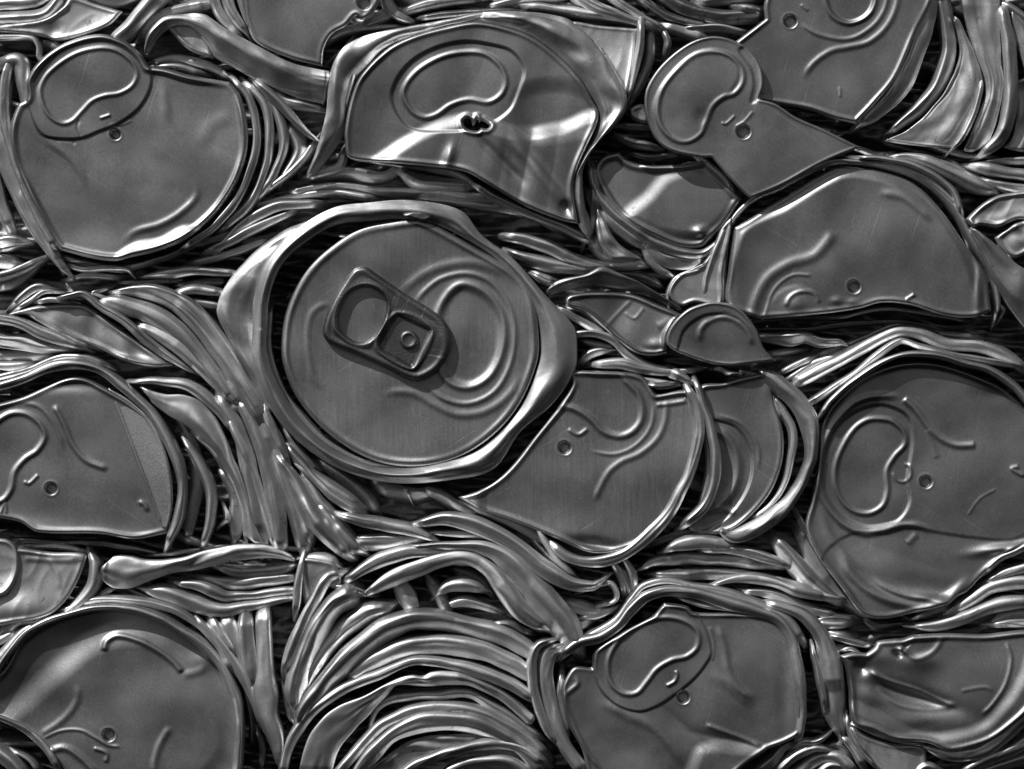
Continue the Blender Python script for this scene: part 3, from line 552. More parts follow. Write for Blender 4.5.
# ---- right can
K = thing('crushed_can', 'large recessed lid at the right edge with bean panel inside a ring groove', 'drink can', 920, 480, GC)
bK = B_((768, 384))
sheet('lid', K, "820 432 828 410 848 388 872 372 905 362 940 363 980 376 1010 392 1045 430 1070 490 1060 540 1024 546 1000 562 983 576 968 592 958 597 946 606 915 613 884 619 862 614 843 590 818 556 806 528 812 500 818 466", -7,
      [bK("545 55 480 48 400 55 330 90 250 190 205 330 212 440 290 550 380 596 450 590 540 568 600 568 680 600", 3.2, 3.0), plateau("470 85 400 92 330 125 262 190 226 300 226 420 290 520 380 566 450 566 530 540 570 470 560 380 580 230 560 130", -2, 2, (768, 384)),
       bK("450 140 500 150 545 190 552 240 510 290 480 345 482 430 460 490 400 520 330 500 280 430 272 340 300 255 350 178 400 145", 2.4, 2.6, True), bK("545 58 595 105 650 180 700 222 760 246 835 244", 3, 2.4, fade=.03),
       hole(926.7, 482, 6.3), bK("500 350 520 385 550 392 575 365 570 330 545 318", 1.5, 1.3), bK("640 180 660 240 680 300", 3, .8), bK("800 530 850 460 920 420", 1.2, .7), bK("1010 330 980 340 1030 370", 2, 2),
       plateau("822 560 850 535 885 532 905 526 940 533 975 538 1010 540 1060 530 1060 700 800 700", -1, 2, k=1), crease(860, 532, 1030, 541, .10, 3), bump(1002, 549, 26, 5, 5, -8), bK("560 640 600 600", 3, 1.2), bump(930, 588, 40, 12, -2.0, 12), crumple(51, 890, 575, 60, 30, 3.0, 90, 30, .5), bead('838 548 852 575 872 592 900 603 928 606 948 598 975 575', 5, 4.2, False, (0, 0), 1, .15), bead('868 577 890 590 915 598 940 596', 3, 2.0, False, (0, 0), 1, .3), bead('818 500 830 535 850 560 870 572', 5, 2.0, False, (0, 0), 1, .3), crease(800, 560, 880, 640, -.25, 4), bump(935, 600, 34, 5, 4, 12),
       crease(835, 540, 885, 610, .16, 6), bump(992, 395, 20, 8, -1)],
      k=1, edge=(2.6, 3, 3), thick=6)
many(K, [("290 345 16 330 285 20 440 195 22 560 132 22 680 122 22 800 152 24 900 180 26 985 235 28 1060 320 30", dict(z=5, name='rim', mat=M_RIM)),
         ("200 228 44 400 125 50 555 45 50 640 42 48 760 85 50 870 92 52 950 120 50 1030 175 40", dict(z=0)), ("255 300 26 420 190 28 575 78 26 650 95 24 760 125 26 880 145 24 1000 165 18", dict(z=1)), ("150 190 20 200 165 26 270 135 20", dict(z=-12)), ("170 220 20 260 160 30 340 130 26 460 70 20", dict(z=-10)), ("300 120 20 470 60 26 570 20 24 700 40 20 860 60 20", dict(z=-18))], org=(740, 320), k=3.606)
many(K, [("120 520 26 150 580 34 200 640 40 270 690 50 340 760 60 400 800 50 470 880 36", dict(z=-11)), ("130 590 50 175 680 66 220 760 76 270 820 70 340 890 60 420 930 30", dict(z=-13)), ("30 620 50 90 700 76 150 770 80 220 830 70 300 890 40", dict(z=-14)), ("870 750 22 940 695 28 1040 650 30 1100 620 30", dict(z=-4, name='rim'))], org=(768, 384))
Kb = thing('wrinkled_metal_scrap', 'wavy metal strips at right edge just above the bottom right lid', 'can scrap', 985, 600, 'torn pieces of can wall')
many(Kb, [("740 145 30 800 115 44 880 60 50 960 35 54 1080 25 54", dict(z=-6)), ("590 205 20 680 200 44 800 165 50 900 125 54 980 108 54 1080 105 50", dict(z=-8)), ("890 210 20 950 170 50 1080 150 50", dict(z=-9)), ("900 200 30 980 195 40 1080 190 40", dict(z=-10, flute=.3)), ("750 90 20 830 10 40 900 -40 40", dict(z=-12)), ("880 30 20 960 -10 44 1080 -40 40", dict(z=-14)), ("610 170 20 680 140 30 730 130 20", dict(z=-16))], org=(768, 576))

# ---- right edge pieces
Y = thing('folded_metal_scrap', 'blunt folded flaps of can wall at the right edge beside the angular flattened lid', 'can scrap', 1000, 220, 'torn pieces of can wall')
sheet('scrap_sheet', Y, "792 108c 815 85 870 38 940 8 1080 5 1080 110 1000 110 920 140 850 132 820 140", 0, [dents(5, 1, 24), crease(965, 210, 1030, 200, .15, 5)], org=(768, 192), k=4, mat=M_BODY2, edge=(2.4, 2.5, 2.5), thick=8)
sheet('scrap_sheet', Y, "908 182c 950 150 1000 122 1080 105 1080 200 1040 240 985 262 930 215", 2, [dents(6, 1, 24), crease(1010, 200, 1015, 250, -.2, 3)], org=(768, 192), k=4, mat=M_BODY2, edge=(2, 2.5, 2.5), thick=8)
strip(Y, "830 145 930 225 1000 290 1100 340", "790 140 850 240 900 350 960 450 1060 580 1100 640", (0, -1, -2), (-6, -8, -10), 3, org=(768, 192), m=-.3, mat=M_BODY2)
many(Y, [("920 440 10 948 470 16 940 500 12", dict(z=-14)), ("960 240 20 1000 330 34 1080 420 40", dict(z=-6))], org=(768, 192))
Yb = thing('wrinkled_metal_scrap', 'thin bright strips fanning to the right edge below the top right can', 'can scrap', 960, 165, 'torn pieces of can wall')
many(Yb, [("490 630 30 560 628 36 640 645 50 740 690 60 840 740 60 910 770 30", dict(z=-3, mat=M_BODY)), ("690 640 20 740 665 34 800 690 20", dict(z=-4)), ("815 662 30 880 672 44 970 690 50 1080 705 50", dict(z=-4)), ("880 645 14 960 640 26 1080 640 30", dict(z=-8)), ("860 715 20 940 740 34 1080 760 40", dict(z=-10)), ("740 640 20 820 690 30 900 730 30 1000 775 30", dict(z=-14)), ("560 640 20 640 690 40 740 760 40 780 820 20", dict(z=-12))], org=(768, 0))

# ---- left middle can
L = thing('crushed_can', 'can lid at middle left edge with a bright bent facet and a hole', 'drink can', 80, 460, GC)
bL = B_((0, 384))
sheet('lid', L, "-30 410 0 403 25 396 50 384 72 377 88 379 108 389c 130 402 152 421 165 449 172 479 172 504 167 533c 135 539 100 534 38 532 20 522 0 518 -30 516", 0,
      [bL("-60 200 0 142 50 117 110 122 160 160 180 210 150 265 100 300 60 350 45 420 10 465 -60 480", 2.6, 2.8), bL("75 75 150 88 205 140 240 210 262 270", 2.2, 1.2, fade=.2), bL("215 80 258 165 290 240 345 305 435 342", 2.8, 2.6, fade=.08),
       hole(51, 488.5, 6), bL("95 388 115 398 155 362", 1.6, 1.8), bL("550 465 580 485 592 515", 2.4, 2.2, fade=.3), bump(60, 385, 40, 6, -2), bL("0 520 20 480 25 520", 1.4, 1.5), crease(0, 514, 170, 537, .25, 4)],
      k=1, edge=(2.2, 2.6, 3))
sheet('bent_facet', L, '108 388c 131 401 152 421 165 449 172 479 173 505 168 528 163 528c', 3.2, [tilt(150, 440, .05, .06), bead('112 392 136 455 161 522', 1.6, 1.2, False, (0, 0), 1, .02), bead('140 408 158 438 168 475 172 505', 1.6, 1.2, False, (0, 0), 1, .1)], k=1, mat=M_FACET, edge=(.5, 1.2, 1.5), dent=.3, thick=2, roll=.8, label='bright brushed facet bent along a straight crease')
many(L, [("-20 392 8 20 380 9 50 368 10 75 364 10 100 370 9 122 386 9 148 410 9 166 436 9 178 462 10 182 488 9 178 518 9 168 543 6", dict(z=(4, 5, 5, 9, 9, 8), k=1, mat=M_RIM, name='rim')),
         ("-20 382 7 20 372 8 60 358 8 85 358 8 105 366 7", dict(z=-2, k=1))])
many(L, [("740 230 30 800 330 40 838 440 40 838 540 40 805 650 24", dict(z=-7)), ("700 120 40 760 240 50 780 380 60 760 500 60 740 620 40", dict(z=-16, mat=M_BODY2)), ("880 340 50 930 440 60 940 540 70 930 630 40", dict(z=-18, mat=M_BODY2)),
         ("780 200 24 850 260 34 920 370 36 965 480 30 978 620 18", dict(z=-8))], org=(0, 384))
strip(L, "560 10 660 40 740 45 810 80 880 170 930 290 980 420 1020 560 1050 640", "570 40 650 110 730 160 800 210 870 280 920 370 960 470 985 600 990 640", (-3, -2, -2, -4, -6), (-7, -6, -8, -8, -8), (2, 3, 4, 4), 2.2, -.2, (0, 384), mat=M_BODY)
many(L, [("530 -12 24 640 -12 34 760 10 40 860 90 40 930 180 40", dict(z=0)), ("910 130 30 960 230 40 1010 370 44 1060 520 50 1100 640 40", dict(z=-3)), ("920 80 14 990 130 40 1060 220 60 1120 340 70 1180 480 70 1230 620 50", dict(z=-2)), ("890 500 20 905 540 30 885 560 20", dict(z=-14)), ("730 620 40 850 660 20", dict(z=-18))], org=(0, 384))
# ---- diagonal folds on the left
U = thing('folded_metal_scrap', 'sweeping diagonal folds of can wall running down the left side of the centre can', 'can scrap', 210, 360, 'torn pieces of can wall')
many(U, [("450 400 20 540 395 50 640 410 80 740 465 92 820 550 90 900 660 90 960 768 90 1020 880 84 1050 950 50", dict(z=-1)), ("400 435 30 480 450 80 580 480 90 700 550 80 780 640 72 860 740 66 920 830 40", dict(z=-3)), ("550 530 30 640 570 56 730 630 60 820 710 60 900 790 50 950 850 20", dict(z=-7)),
         ("230 425 16 285 415 22 330 410 26 400 455 30 500 520 36 580 590 40 660 650 34 750 710 14", dict(z=3)), ("430 425 14 370 405 16 400 395 14", dict(z=-2)), ("560 380 14 640 385 20 720 410 20", dict(z=-8)), ("700 400 30 780 385 50 880 400 44", dict(z=-9)), ("760 430 20 840 450 30 880 455 24", dict(z=-12)), ("780 455 20 830 500 30 870 540 20", dict(z=-18)),
         ("580 335 20 680 322 40 760 312 44 860 318 34 940 322 24", dict(z=-7)), ("480 360 20 600 358 24 720 350 20", dict(z=-20, mat=M_DARK)), ("700 370 30 800 360 40 900 355 30", dict(z=-18, mat=M_DARK))], org=(0, 192))
many(U, [("218 395 10 238 430 15 248 470 17 256 510 17 262 548 14", dict(z=-8)), ("240 400 12 256 430 17 268 470 19 276 510 19 280 548 16", dict(z=-5)), ("258 412 12 276 455 19 288 490 19 298 525 19 304 552 14", dict(z=-1)), ("278 458 8 291 477 15 306 505 19 323 530 19 347 554 15", dict(z=1)), ("262 404 5 270 424 10 281 446 9 288 464 5", dict(z=2)), ("300 470 6 318 500 10 338 522 12 352 536 9", dict(z=-6))], k=1)
Ul = thing('folded_metal_scrap', 'dark lens shaped sheet and stacked strips above the lid with the bright facet', 'can scrap', 90, 335, 'torn pieces of can wall')
sheet('scrap_sheet', Ul, "25 490c 100 462 180 450 290 445 340 452 420 505 540 590 690 695c 600 700 480 670 400 630 300 590 150 510 110 490", -8, [crease(30, 312, 95, 342, -.1, 3), bump(140, 362, 22, 5, 3.5, 8), dents(4, .8, 40)], org=(0, 192), k=4, mat=M_BODY2, edge=(2.2, 2.5, 3))
many(Ul, [("-40 500 40 60 520 48 160 560 50 240 590 44 330 625 20", dict(z=-4)), ("-40 590 60 80 600 66 200 615 60 290 630 20", dict(z=-6, flute=.3)), ("-40 655 40 80 655 44 210 655 44", dict(z=-11)), ("-40 690 30 60 695 40 120 690 30", dict(z=-14)), ("110 490 14 200 540 18 290 590 20 360 620 14", dict(z=-4)),
          ("40 455 20 90 410 36 140 380 40 190 385 30", dict(z=-9)), ("60 470 14 120 430 20 170 400 20 230 400 14", dict(z=-6)), ("150 440 20 200 430 24 270 440 16", dict(z=-4)), ("-20 370 60 50 350 60 110 300 50 160 270 30", dict(z=-10)), ("-30 340 40 60 320 40 150 275 34", dict(z=-4)), ("-40 270 70 10 275 70 60 290 50", dict(z=-12)), ("-30 200 40 30 190 50 80 195 30", dict(z=-14, flute=.3)), ("-20 225 30 30 215 40 70 210 20", dict(z=-8)), ("240 350 20 340 330 30 460 340 30", dict(z=-24)), ("260 290 20 330 305 24 420 300 24 500 310 14 520 330 8", dict(z=-8))], org=(0, 192))

# ---- small can body at the left
M = thing('crushed_can', 'small crushed can at left edge with a curved lip, directly above the bottom left lid', 'drink can', 50, 590, GC)
sheet('lid', M, "-40 60 60 62 160 75 270 82 265 120 240 180 200 240 150 280 60 300 -40 300", -5, [bead("70 95 200 100 270 95", 3, 1.5, False, (0, 529), 3.2), bead("150 90 180 140 190 200", 3, 1.2, False, (0, 529), 3.2, .2), bump(15, 610, 26, 14, 5), bump(0, 640, 30, 6, 4)], org=(0, 529), k=3.2, mat=M_BODY2, edge=(1.6, 2.5, 3), dent=1.6)
sheet('scrap_flap', M, '-10 538c 8 540 17 549 18 572 8 592 -10 600c', -3, [crease(0, 575, 20, 565, .25, 2)], k=1, mat=M_BODY2)
many(M, [("285 80 20 300 120 40 292 180 44 250 235 40 190 285 20", dict(z=-1, m=.2)), ("-40 200 40 0 190 50 50 120 20", dict(z=-8)), ("10 330 20 60 300 24 110 300 20 150 270 16", dict(z=-3)), ("300 230 20 340 200 20 370 190 12", dict(z=-14)), ("-30 370 30 10 350 34 50 330 30", dict(z=-8)), ("-30 430 30 10 400 34 60 340 30 120 300 20", dict(z=-3)), ("20 560 20 -40 540 30", dict(z=-10)),
         ("60 630 30 200 638 24 380 640 24 520 660 24 620 680 14", dict(z=-14, mat=M_DARK, org=(0, 384), k=4)), ("80 655 30 220 650 30 330 672 24", dict(z=-12, org=(0, 384), k=4))], org=(0, 529), k=3.2)

# ---- horizontal folds under the left can
S = thing('folded_metal_scrap', 'club-shaped horizontal fold of can wall over the bottom left can lid', 'can scrap', 200, 565, 'torn pieces of can wall')
strip(S, "320 100 370 88 420 88 470 100 560 95 640 75 740 55 820 50 880 62 945 90", "325 165 360 190 410 192 460 175 540 145 640 130 740 105 840 95 900 98 945 108", (-2, 0, 2, 2, 2, 1, -2), (-6, -6, -5, -4, -4, -5), (5, 6, 4, 4, 4, 3), 2.2, -.3, (0, 529), 3.2, mat=M_BODY)
many(S, [("400 160 14 440 130 20 500 130 20 540 115 8", dict(z=3)), ("690 125 20 760 140 40 860 135 40 940 120 20", dict(z=-10)), ("640 160 20 740 180 40 860 168 36 940 158 26", dict(z=-12)), ("560 175 20 640 185 36 720 218 34 800 215 30 935 200 34", dict(z=-6)), ("455 195 20 520 205 56 620 240 60 700 262 50 790 250 34 880 232 24 940 222 14", dict(z=-4)), ("420 205 12 470 225 16 520 240 10", dict(z=-12)),
         ("480 88 10 600 75 16 700 60 14", dict(z=-14)), ("880 60 10 930 65 16 1000 70 14", dict(z=-16))], org=(0, 529), k=3.2)
S2 = thing('folded_metal_scrap', 'small upright clip of bent metal with square flap, just above the pale upright straps', 'can scrap', 305, 575, 'torn pieces of can wall')
many(S2, [("968 88 16 958 140 26 952 200 26 945 265 20", dict(z=6, p=4, h=.25)), ("965 95 14 1010 95 36 1060 105 34 1080 120 20", dict(z=0))], org=(0, 529), k=3.2)
sheet('scrap_sheet', S2, "300 560 325 560 336 565 340 585 322 590 308 612 303 600", -3, [crease(305, 575, 335, 575, -.2, 2)], k=1, mat=M_BODY2)

# ---- upright folds
T = thing('folded_metal_scrap', 'upright pale straps of can wall standing between the bottom left lid and the concentric rings', 'can scrap', 255, 665, 'torn pieces of can wall')
many(T, [("26 150 60 30 300 66 32 450 84 45 560 90 75 650 60 95 760 30", dict(z=0, p=4, h=.25, org=(256, 576))), ("8 190 30 10 320 34 14 440 30", dict(z=-4, org=(256, 576))),
         ("980 170 60 985 260 70 1000 350 50 1015 440 20", dict(z=-4, org=(0, 576))), ("900 170 60 930 240 60 970 330 50 1010 450 30", dict(z=-8, org=(0, 576))), ("840 180 50 880 240 50 930 320 40", dict(z=-12, org=(0, 576))), ("780 170 20 840 230 34 900 300 40 980 430 40 1020 520 36 1040 600 20", dict(z=-6, org=(0, 576))), ("100 430 14 130 560 20 150 600 14", dict(z=-10, org=(256, 576))), ("0 620 20 20 700 30 10 780 30", dict(z=-14, org=(256, 576), mat=M_DARK))])

# ---- bottom left can
Nn = thing('crushed_can', 'deep round can lid in the bottom left corner, shadowed along its upper left rim', 'drink can', 120, 710, GC)
bN = B_((0, 576))
sheet('lid', Nn, "-30 690 0 672 20 640 45 622 75 610 110 603 145 604 180 624 210 652 232 700 238 740 232 800 90 820 62 768 46 750 32 737 0 722 -30 708", -12,
      [bN("413 305 425 262 470 240 560 262 630 300 690 345 728 388", 2.9, 3.4, fade=.04), bN("305 430 305 500 250 575 150 645", 3.4, 1.5, fade=.15), bN("165 655 240 622 320 620 380 650 430 678 485 686", 1.5, 1.4, fade=.08), hole(108, 735.5, 6.2), bN("370 690 425 712 420 750", 1.8, 2.0),
       bN("682 600 640 670 618 740 615 800", 3.4, 1.8, fade=.15), bN("190 705 255 690 320 730 380 790", 3.2, 3.0), crease(-10, 716, 75, 636, .0), crease(80, 640, -10, 722, .16, 6), bump(205, 660, 14, 10, 3), plateau('-40 748 20 704 60 668 90 645 130 634 172 642 215 690 225 760 60 900 -60 900', 6.2, 15, k=1), bN("720 400 800 380 830 350", 4, 1.4, fade=.3)],
      k=1, edge=(2.0, 3, 3), dent=1.0)
many(Nn, [("-60 500 26 -10 370 30 50 285 30 120 215 28 250 160 28 380 128 30 520 132 32 640 168 32 760 238 34 850 318 36 905 400 38 945 520 40 955 640 42 940 768 42 910 860 40", dict(z=4, mat=M_RIM, name='rim', h=.5)),
          ("240 140 20 380 100 36 520 100 40 680 130 36 780 190 30 860 270 26 920 370 20", dict(z=0)), ("-60 560 20 0 570 24 70 600 30 130 640 34 190 700 34 230 770 30", dict(z=-4, mat=M_BODY2)), ("-40 690 50 30 740 60 90 800 50", dict(z=-8)), ("40 700 14 110 740 20 150 790 20", dict(z=-12)), ("960 400 20 1000 560 40 1010 700 40", dict(z=-20, mat=M_DARK))], org=(0, 576))

# ---- concentric can at the bottom
O = thing('crushed_can', 'can at the bottom centre squashed lengthwise into a stack of concentric arched folds', 'drink can', 430, 690, GC)
OO = (256, 576)
many(O, [("170 600 20 190 540 60 270 440 84 380 320 90 500 225 92 610 180 86 720 178 84 850 205 76 980 240 76 1080 290 70 1130 340 40", dict(z=2, m=.35)), ("370 410 30 480 335 70 600 290 78 750 275 80 900 300 80 1020 350 70 1110 410 50", dict(z=-1, m=.4)),
         ("100 790 40 150 640 44 240 530 46 360 445 46 480 400 40 580 355 36 655 338 40 760 348 46 900 385 52 1040 445 50 1120 500 40", dict(z=5, h=.5)), ("450 620 16 480 540 24 530 500 34 600 485 40 720 478 44 850 472 46 940 520 46 1050 590 46 1130 650 40", dict(z=0)),
         ("320 800 40 420 680 48 510 595 50 620 545 54 740 528 56 870 540 58 980 590 56 1070 645 54 1150 720 50", dict(z=2, m=.4)), ("380 820 50 450 730 66 530 650 66 620 600 76 740 580 84 870 592 80 990 640 60 1080 710 56 1140 790 50", dict(z=-1, m=.45)),
         ("560 810 30 640 755 38 740 715 42 850 685 44 960 672 46 1060 690 44 1150 750 40", dict(z=0)), ("740 800 30 820 755 38 920 738 40 1020 745 40 1100 790 30", dict(z=-3)), ("700 820 30 860 780 40 1000 780 40", dict(z=-8))], org=OO)
strip(O, "170 800 190 700 230 610 330 520 430 480 545 420 620 395 670 398 700 385 760 380 860 392 960 440 1060 510 1120 570", "300 800 330 700 380 630 450 560 520 480 560 440 640 440 700 440 770 438 850 440 960 490 1050 560 1100 610", (0, 1, 2, 2, 1, 0), (-6, -6, -3, -2, -2, -3), (3, 3, 4, 4), 2.2, -.3, OO)
sheet('scrap_sheet', O, "430 800 520 720 620 660 720 640 860 635 1000 655 1100 720 1150 800", -9, [dents(12, 1.0, 120, .1, 16), bump(441, 736, 12, 2, 4)], org=OO, k=4, mat=M_DARK)
many(O, [("340 -10 30 290 10 40 240 90 50 190 190 60 150 290 64 115 380 40", dict(z=2)), ("390 70 120 300 130 100 235 230 100 190 340 100 160 440 90 155 530 40", dict(z=-1)), ("530 125 60 440 150 90 340 220 90 265 310 80 215 400 50 190 480 20", dict(z=-6)), ("300 45 20 380 50 30 450 75 24", dict(z=3, flute=.3)), ("130 520 20 160 600 20 120 660 14", dict(z=-8))], org=OO)

# ---- curving folds below the centre can
R = thing('folded_metal_scrap', 'arched bundle of folds below the centre can sweeping down to the right', 'can scrap', 450, 580, 'torn pieces of can wall')
RR = (280, 440)
many(R, [("195 240 24 260 258 40 340 272 44 430 290 40 495 320 14", dict(z=2)), ("210 450 26 290 400 44 380 365 46 480 355 40 560 358 26", dict(z=1)), ("280 490 24 350 450 50 430 415 54 520 385 50 600 378 50 670 415 50 720 480 56 780 555 56 850 600 30", dict(z=3)),
         ("420 345 16 550 340 30 680 355 60 770 425 80 850 520 90 920 610 90 960 680 50", dict(z=-2)), ("440 270 20 530 252 50 640 278 52 740 330 54 850 415 54 930 460 44 1000 468 30 1030 450 14", dict(z=4)), ("440 298 14 560 300 20 680 315 20 760 350 20", dict(z=-2, h=.5)),
         ("120 205 24 160 260 46 215 325 56 260 360 30", dict(z=-3)), ("240 330 50 340 330 60 430 320 34 480 316 12", dict(z=-8)), ("560 395 14 640 400 30 690 460 40 750 540 50 830 600 40", dict(z=-4)), ("640 380 14 720 430 26 800 510 34 880 600 40", dict(z=3, h=.3)),
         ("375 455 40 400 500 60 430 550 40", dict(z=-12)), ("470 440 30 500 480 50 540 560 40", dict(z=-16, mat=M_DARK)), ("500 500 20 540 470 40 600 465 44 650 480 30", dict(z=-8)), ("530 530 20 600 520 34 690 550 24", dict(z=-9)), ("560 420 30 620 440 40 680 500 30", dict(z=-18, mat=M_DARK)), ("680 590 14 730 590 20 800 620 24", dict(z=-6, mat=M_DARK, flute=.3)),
         ("540 620 40 660 625 50 780 650 50", dict(z=-18))], org=RR, k=3.2)
R2 = thing('folded_metal_scrap', 'dark half-hidden folds in the shadow just under the lower rim of the centre can', 'can scrap', 370, 495, 'torn pieces of can wall')
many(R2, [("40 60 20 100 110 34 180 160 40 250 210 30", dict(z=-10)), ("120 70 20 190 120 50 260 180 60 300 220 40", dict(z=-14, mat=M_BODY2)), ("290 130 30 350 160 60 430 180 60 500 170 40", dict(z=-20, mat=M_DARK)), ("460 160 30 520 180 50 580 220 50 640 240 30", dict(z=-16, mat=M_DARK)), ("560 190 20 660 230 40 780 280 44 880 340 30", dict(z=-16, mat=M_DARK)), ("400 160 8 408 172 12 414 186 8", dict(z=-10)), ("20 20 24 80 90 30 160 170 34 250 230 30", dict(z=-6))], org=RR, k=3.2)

# ---- strips between middle lids and the bottom lid
Q1 = thing('wrinkled_metal_scrap', 'pile of thin level strips above the bottom lid, right of centre', 'can scrap', 720, 560, 'torn pieces of can wall')
QQ = (520, 529)
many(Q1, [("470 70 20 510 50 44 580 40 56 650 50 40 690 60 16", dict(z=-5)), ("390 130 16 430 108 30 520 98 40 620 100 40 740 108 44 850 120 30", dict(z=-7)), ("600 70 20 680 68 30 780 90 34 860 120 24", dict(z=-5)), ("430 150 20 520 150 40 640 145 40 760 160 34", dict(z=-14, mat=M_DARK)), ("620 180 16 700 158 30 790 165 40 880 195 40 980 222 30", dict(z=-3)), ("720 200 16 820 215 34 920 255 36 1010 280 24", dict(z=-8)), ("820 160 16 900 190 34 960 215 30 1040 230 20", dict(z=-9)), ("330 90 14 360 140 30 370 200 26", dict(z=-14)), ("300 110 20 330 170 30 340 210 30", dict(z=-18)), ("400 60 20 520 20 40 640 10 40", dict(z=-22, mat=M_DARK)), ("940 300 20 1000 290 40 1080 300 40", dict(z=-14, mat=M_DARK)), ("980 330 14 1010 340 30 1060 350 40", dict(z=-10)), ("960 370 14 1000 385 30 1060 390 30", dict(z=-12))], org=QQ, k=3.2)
Q2 = thing('folded_metal_scrap', 'dark box-like fold with an open black hollow, left of the bottom lid', 'can scrap', 600, 590, 'torn pieces of can wall')
many(Q2, [("110 -10 24 180 10 30 240 30 34 300 40 24", dict(z=0)), ("290 60 14 340 40 20 395 32 24 420 70 26 412 100 22 360 118 20", dict(z=-4)), ("200 100 40 270 130 60 340 150 50 400 145 30", dict(z=-14)), ("280 170 16 340 160 30 400 140 20", dict(z=-9, flute=.4)), ("180 200 50 240 210 60 300 190 40", dict(z=-14)), ("440 -20 20 470 40 30 480 90 24", dict(z=-16))], org=(512, 576))

# ---- bottom lid
P = thing('crushed_can', 'squarish lid at bottom, right of the concentric arches, with large bean panel and round hole', 'drink can', 690, 680, GC)
bP = B_((512, 576))
sheet('lid', P, "562 690 567 676 575 667 592 668c 594 652 604 643c 624 631 652 616 664 602c 687 606 694 612 737 613 768 616 783 626 790 645 797 670 801 704 801 731 790 740 767 749c 745 764 700 800 600 810 582 750 566 720", 3,
      [plateau("594 665 600 645 630 618 664 606 690 608 705 628 711 652 704 666 692 680 672 696 656 706 638 711 616 704 600 688", 1.8, 1.2, k=1), bP("385 390 390 320 440 240 520 185 610 165 690 180 740 220 742 280 700 320 640 335 580 370 540 420 500 465 450 470 405 440", 2.3, 2.6, True),
       hole(683, 697, 6.3), bP("615 440 650 420 660 395 655 375", 1.6, 2.4), bP("790 200 805 270 800 340", 1.8, .8), bP("820 190 850 290 870 390 910 450 975 495", 3.6, 1.9, fade=.15), bP("790 380 860 430 920 480 980 520", 5, 1.4, fade=.3),
       bP("250 390 262 430 215 480 250 600 300 700 360 780", 2.4, 2.0, fade=.1), bP("330 490 470 560 560 600 640 680 700 780", 5, 1.6, fade=.2), crease(588, 666, 600, 690, .0), crumple(31, 660, 735, 60, 28, 3.5, 80, 40, .6), crumple(33, 745, 660, 30, 40, 1.2, 50), plateau("698 752 712 746 735 748 767 752 740 790 690 790", 4, 8, k=1), bump(722, 738, 24, 4, -1.5, 12), bP("770 592 870 630 1000 680", 2.5, 2.0, fade=.1), bump(785, 690, 8, 40, -1.5)],
      k=1, edge=(1.8, 2.2, 2.5), thick=7)
many(P, [("205 315 40 260 268 44 360 240 44 430 190 44 480 130 44 540 80 44 620 58 42 740 70 50 860 105 52 1000 145 50 1080 190 46 1120 260 44 1140 350 44 1155 460 46 1155 560 44 1145 650 36", dict(z=4, name='rim', mat=M_RIM)),
         ("215 280 22 330 230 24 420 170 26 485 85 26 530 40 28 620 22 28 730 42 30 860 72 44 1000 120 46 1100 170 40 1160 250 40", dict(z=0, mat=M_BODY)), ("165 258 24 110 275 36 82 330 40 82 420 40 100 510 40 140 610 34 175 665 20", dict(z=3)), ("200 285 40 150 310 66 132 380 66 145 480 66 170 580 66 210 680 60 280 780 60", dict(z=0)),
         ("200 390 30 190 480 34 205 570 30 225 640 20", dict(z=-8)), ("660 85 16 740 110 26 860 130 26 1000 150 14", dict(z=-2))], org=(512, 576))
P2 = thing('folded_metal_scrap', 'pale strap of can wall curving upright between the bottom lid and the bottom right lid', 'can scrap', 830, 670, 'torn pieces of can wall')
many(P2, [("0 110 34 90 130 50 170 180 60 220 250 66 248 340 90 260 430 104 268 530 100 285 600 70 295 650 24", dict(z=0, p=3)), ("180 290 16 192 350 24 215 440 30 225 520 24", dict(z=2)), ("300 640 30 350 700 34 385 760 30", dict(z=-4)), ("100 690 14 140 670 24 190 668 24 240 640 14", dict(z=-4))], org=(768, 576))
P3 = thing('folded_metal_scrap', 'curved bright strips at the bottom edge between the two bottom right lids', 'can scrap', 810, 760, 'torn pieces of can wall')
many(P3, [("-40 790 60 20 740 60 60 690 40 110 668 20", dict(z=-8)), ("40 790 40 110 720 46 190 690 34 250 700 20", dict(z=-5)), ("110 800 50 200 740 56 280 730 50 350 790 40", dict(z=-9)), ("190 820 40 250 765 46 320 770 40", dict(z=-8)), ("230 690 30 300 690 40 340 740 30", dict(z=-16, mat=M_DARK))], org=(768, 576))

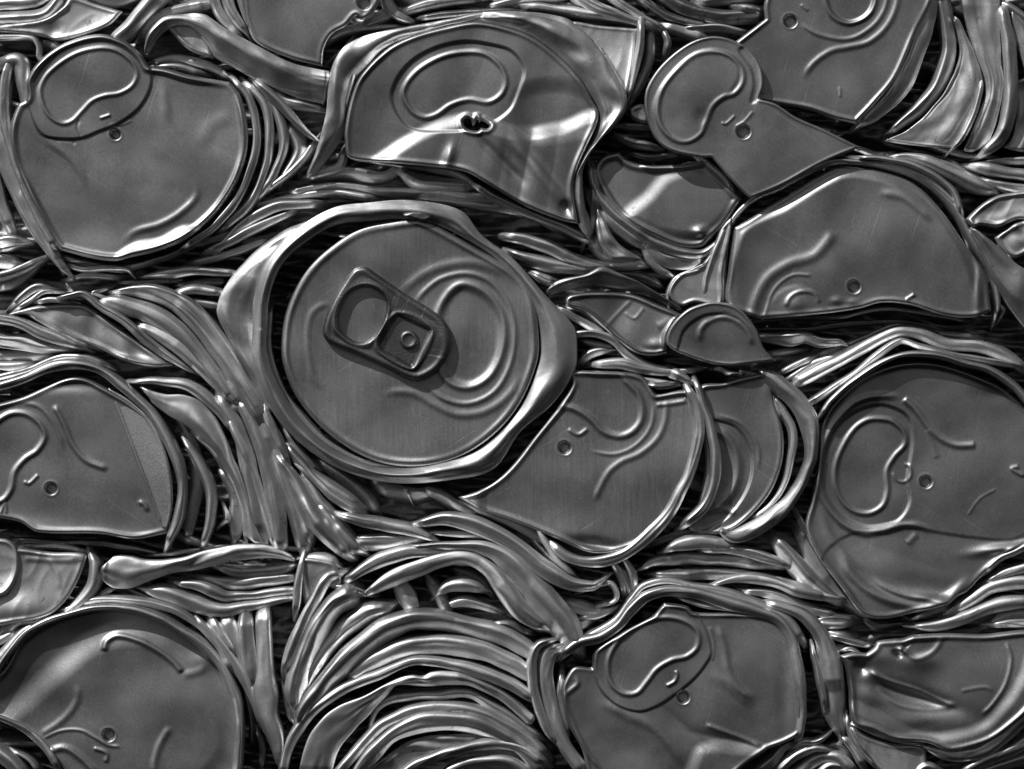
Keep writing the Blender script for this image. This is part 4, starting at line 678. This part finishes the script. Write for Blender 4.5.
# ---- bottom right lid
Q = thing('crushed_can', 'dented lid in the bottom right corner with torn rivet and a long lens-shaped dent', 'drink can', 940, 690, GC)
bQ = B_((768, 576))
sheet('lid', Q, "288 318c 340 306 395 308c 425 285 440 262 510 252c 540 250 580 236c 700 230 850 234 1100 236 1100 480 1060 520 1000 580 900 655 800 690 720 700 640 668 500 655 420 620 340 588 322 450 308 360", 0,
      [bQ("690 240 686 270 650 310 590 330 545 300", 2.6, 1.5), bump(902, 650, 5, 3, 3, 20), bump(897, 654, 4, 2.5, -5, 30), bQ("520 325 545 290 570 262", 1.6, -2), bump(919, 660, 16, 8, 2.5), bump(885, 655, 20, 10, 2.5),
       bump(910, 696, 42, 8, -7, 17), crumple(41, 900, 730, 60, 22, 3.0, 60, 30), crumple(43, 900, 655, 40, 16, 2.5, 30), crumple(44, 975, 690, 35, 40, 1.0, 60), bQ("400 380 480 420 600 460 700 505 760 522", 2.6, 3.0), bQ("430 440 520 510 620 530 740 525", 3, 1.6), bump(930, 722, 34, 10, 2.5), bump(870, 690, 10, 14, 1.5),
       bQ("950 260 972 330 950 430 900 510 850 560", 2.0, 1.8, fade=.1), plateau("300 520 600 640 720 640 860 600 960 500 1020 400 1060 300 1100 800 300 800", 4, 7, (768, 576)), bump(862, 668, 7, 7, -6), bQ("770 460 870 445 900 460", 2, .8)],
      org=(768, 576), k=4, edge=(3.0, 3, 3.5), dent=1.5, thick=6)
many(Q, [("330 585 20 420 625 26 520 655 26 620 672 24", dict(z=-1)), ("620 680 20 720 712 60 840 705 70 940 640 76 1040 550 80 1120 470 80", dict(z=-4, name='rim')), ("250 245 20 330 262 30 410 285 24", dict(z=2)), ("290 305 16 330 295 24 360 310 24 400 360 30", dict(z=-6)), ("320 560 22 325 610 30 370 690 34 440 760 34", dict(z=-3)), ("780 790 40 880 740 50 980 700 54 1080 640 50", dict(z=-8)), ("840 800 40 960 760 44 1080 720 40", dict(z=-12)), ("380 170 30 450 210 50 560 200 40", dict(z=-22, mat=M_DARK)), ("190 190 30 250 200 40 330 195 30", dict(z=-12))], org=(768, 576))
sheet('scrap_sheet', Q, "335 605 400 640 500 672 620 685 640 760 620 800 480 800 400 720 350 660", -6, [crease(900, 745, 930, 770, .3, 3)], org=(768, 576), k=4, mat=M_BODY2)
many(Q, [("590 800 50 640 770 50 690 790 40", dict(z=-2))], org=(768, 576))
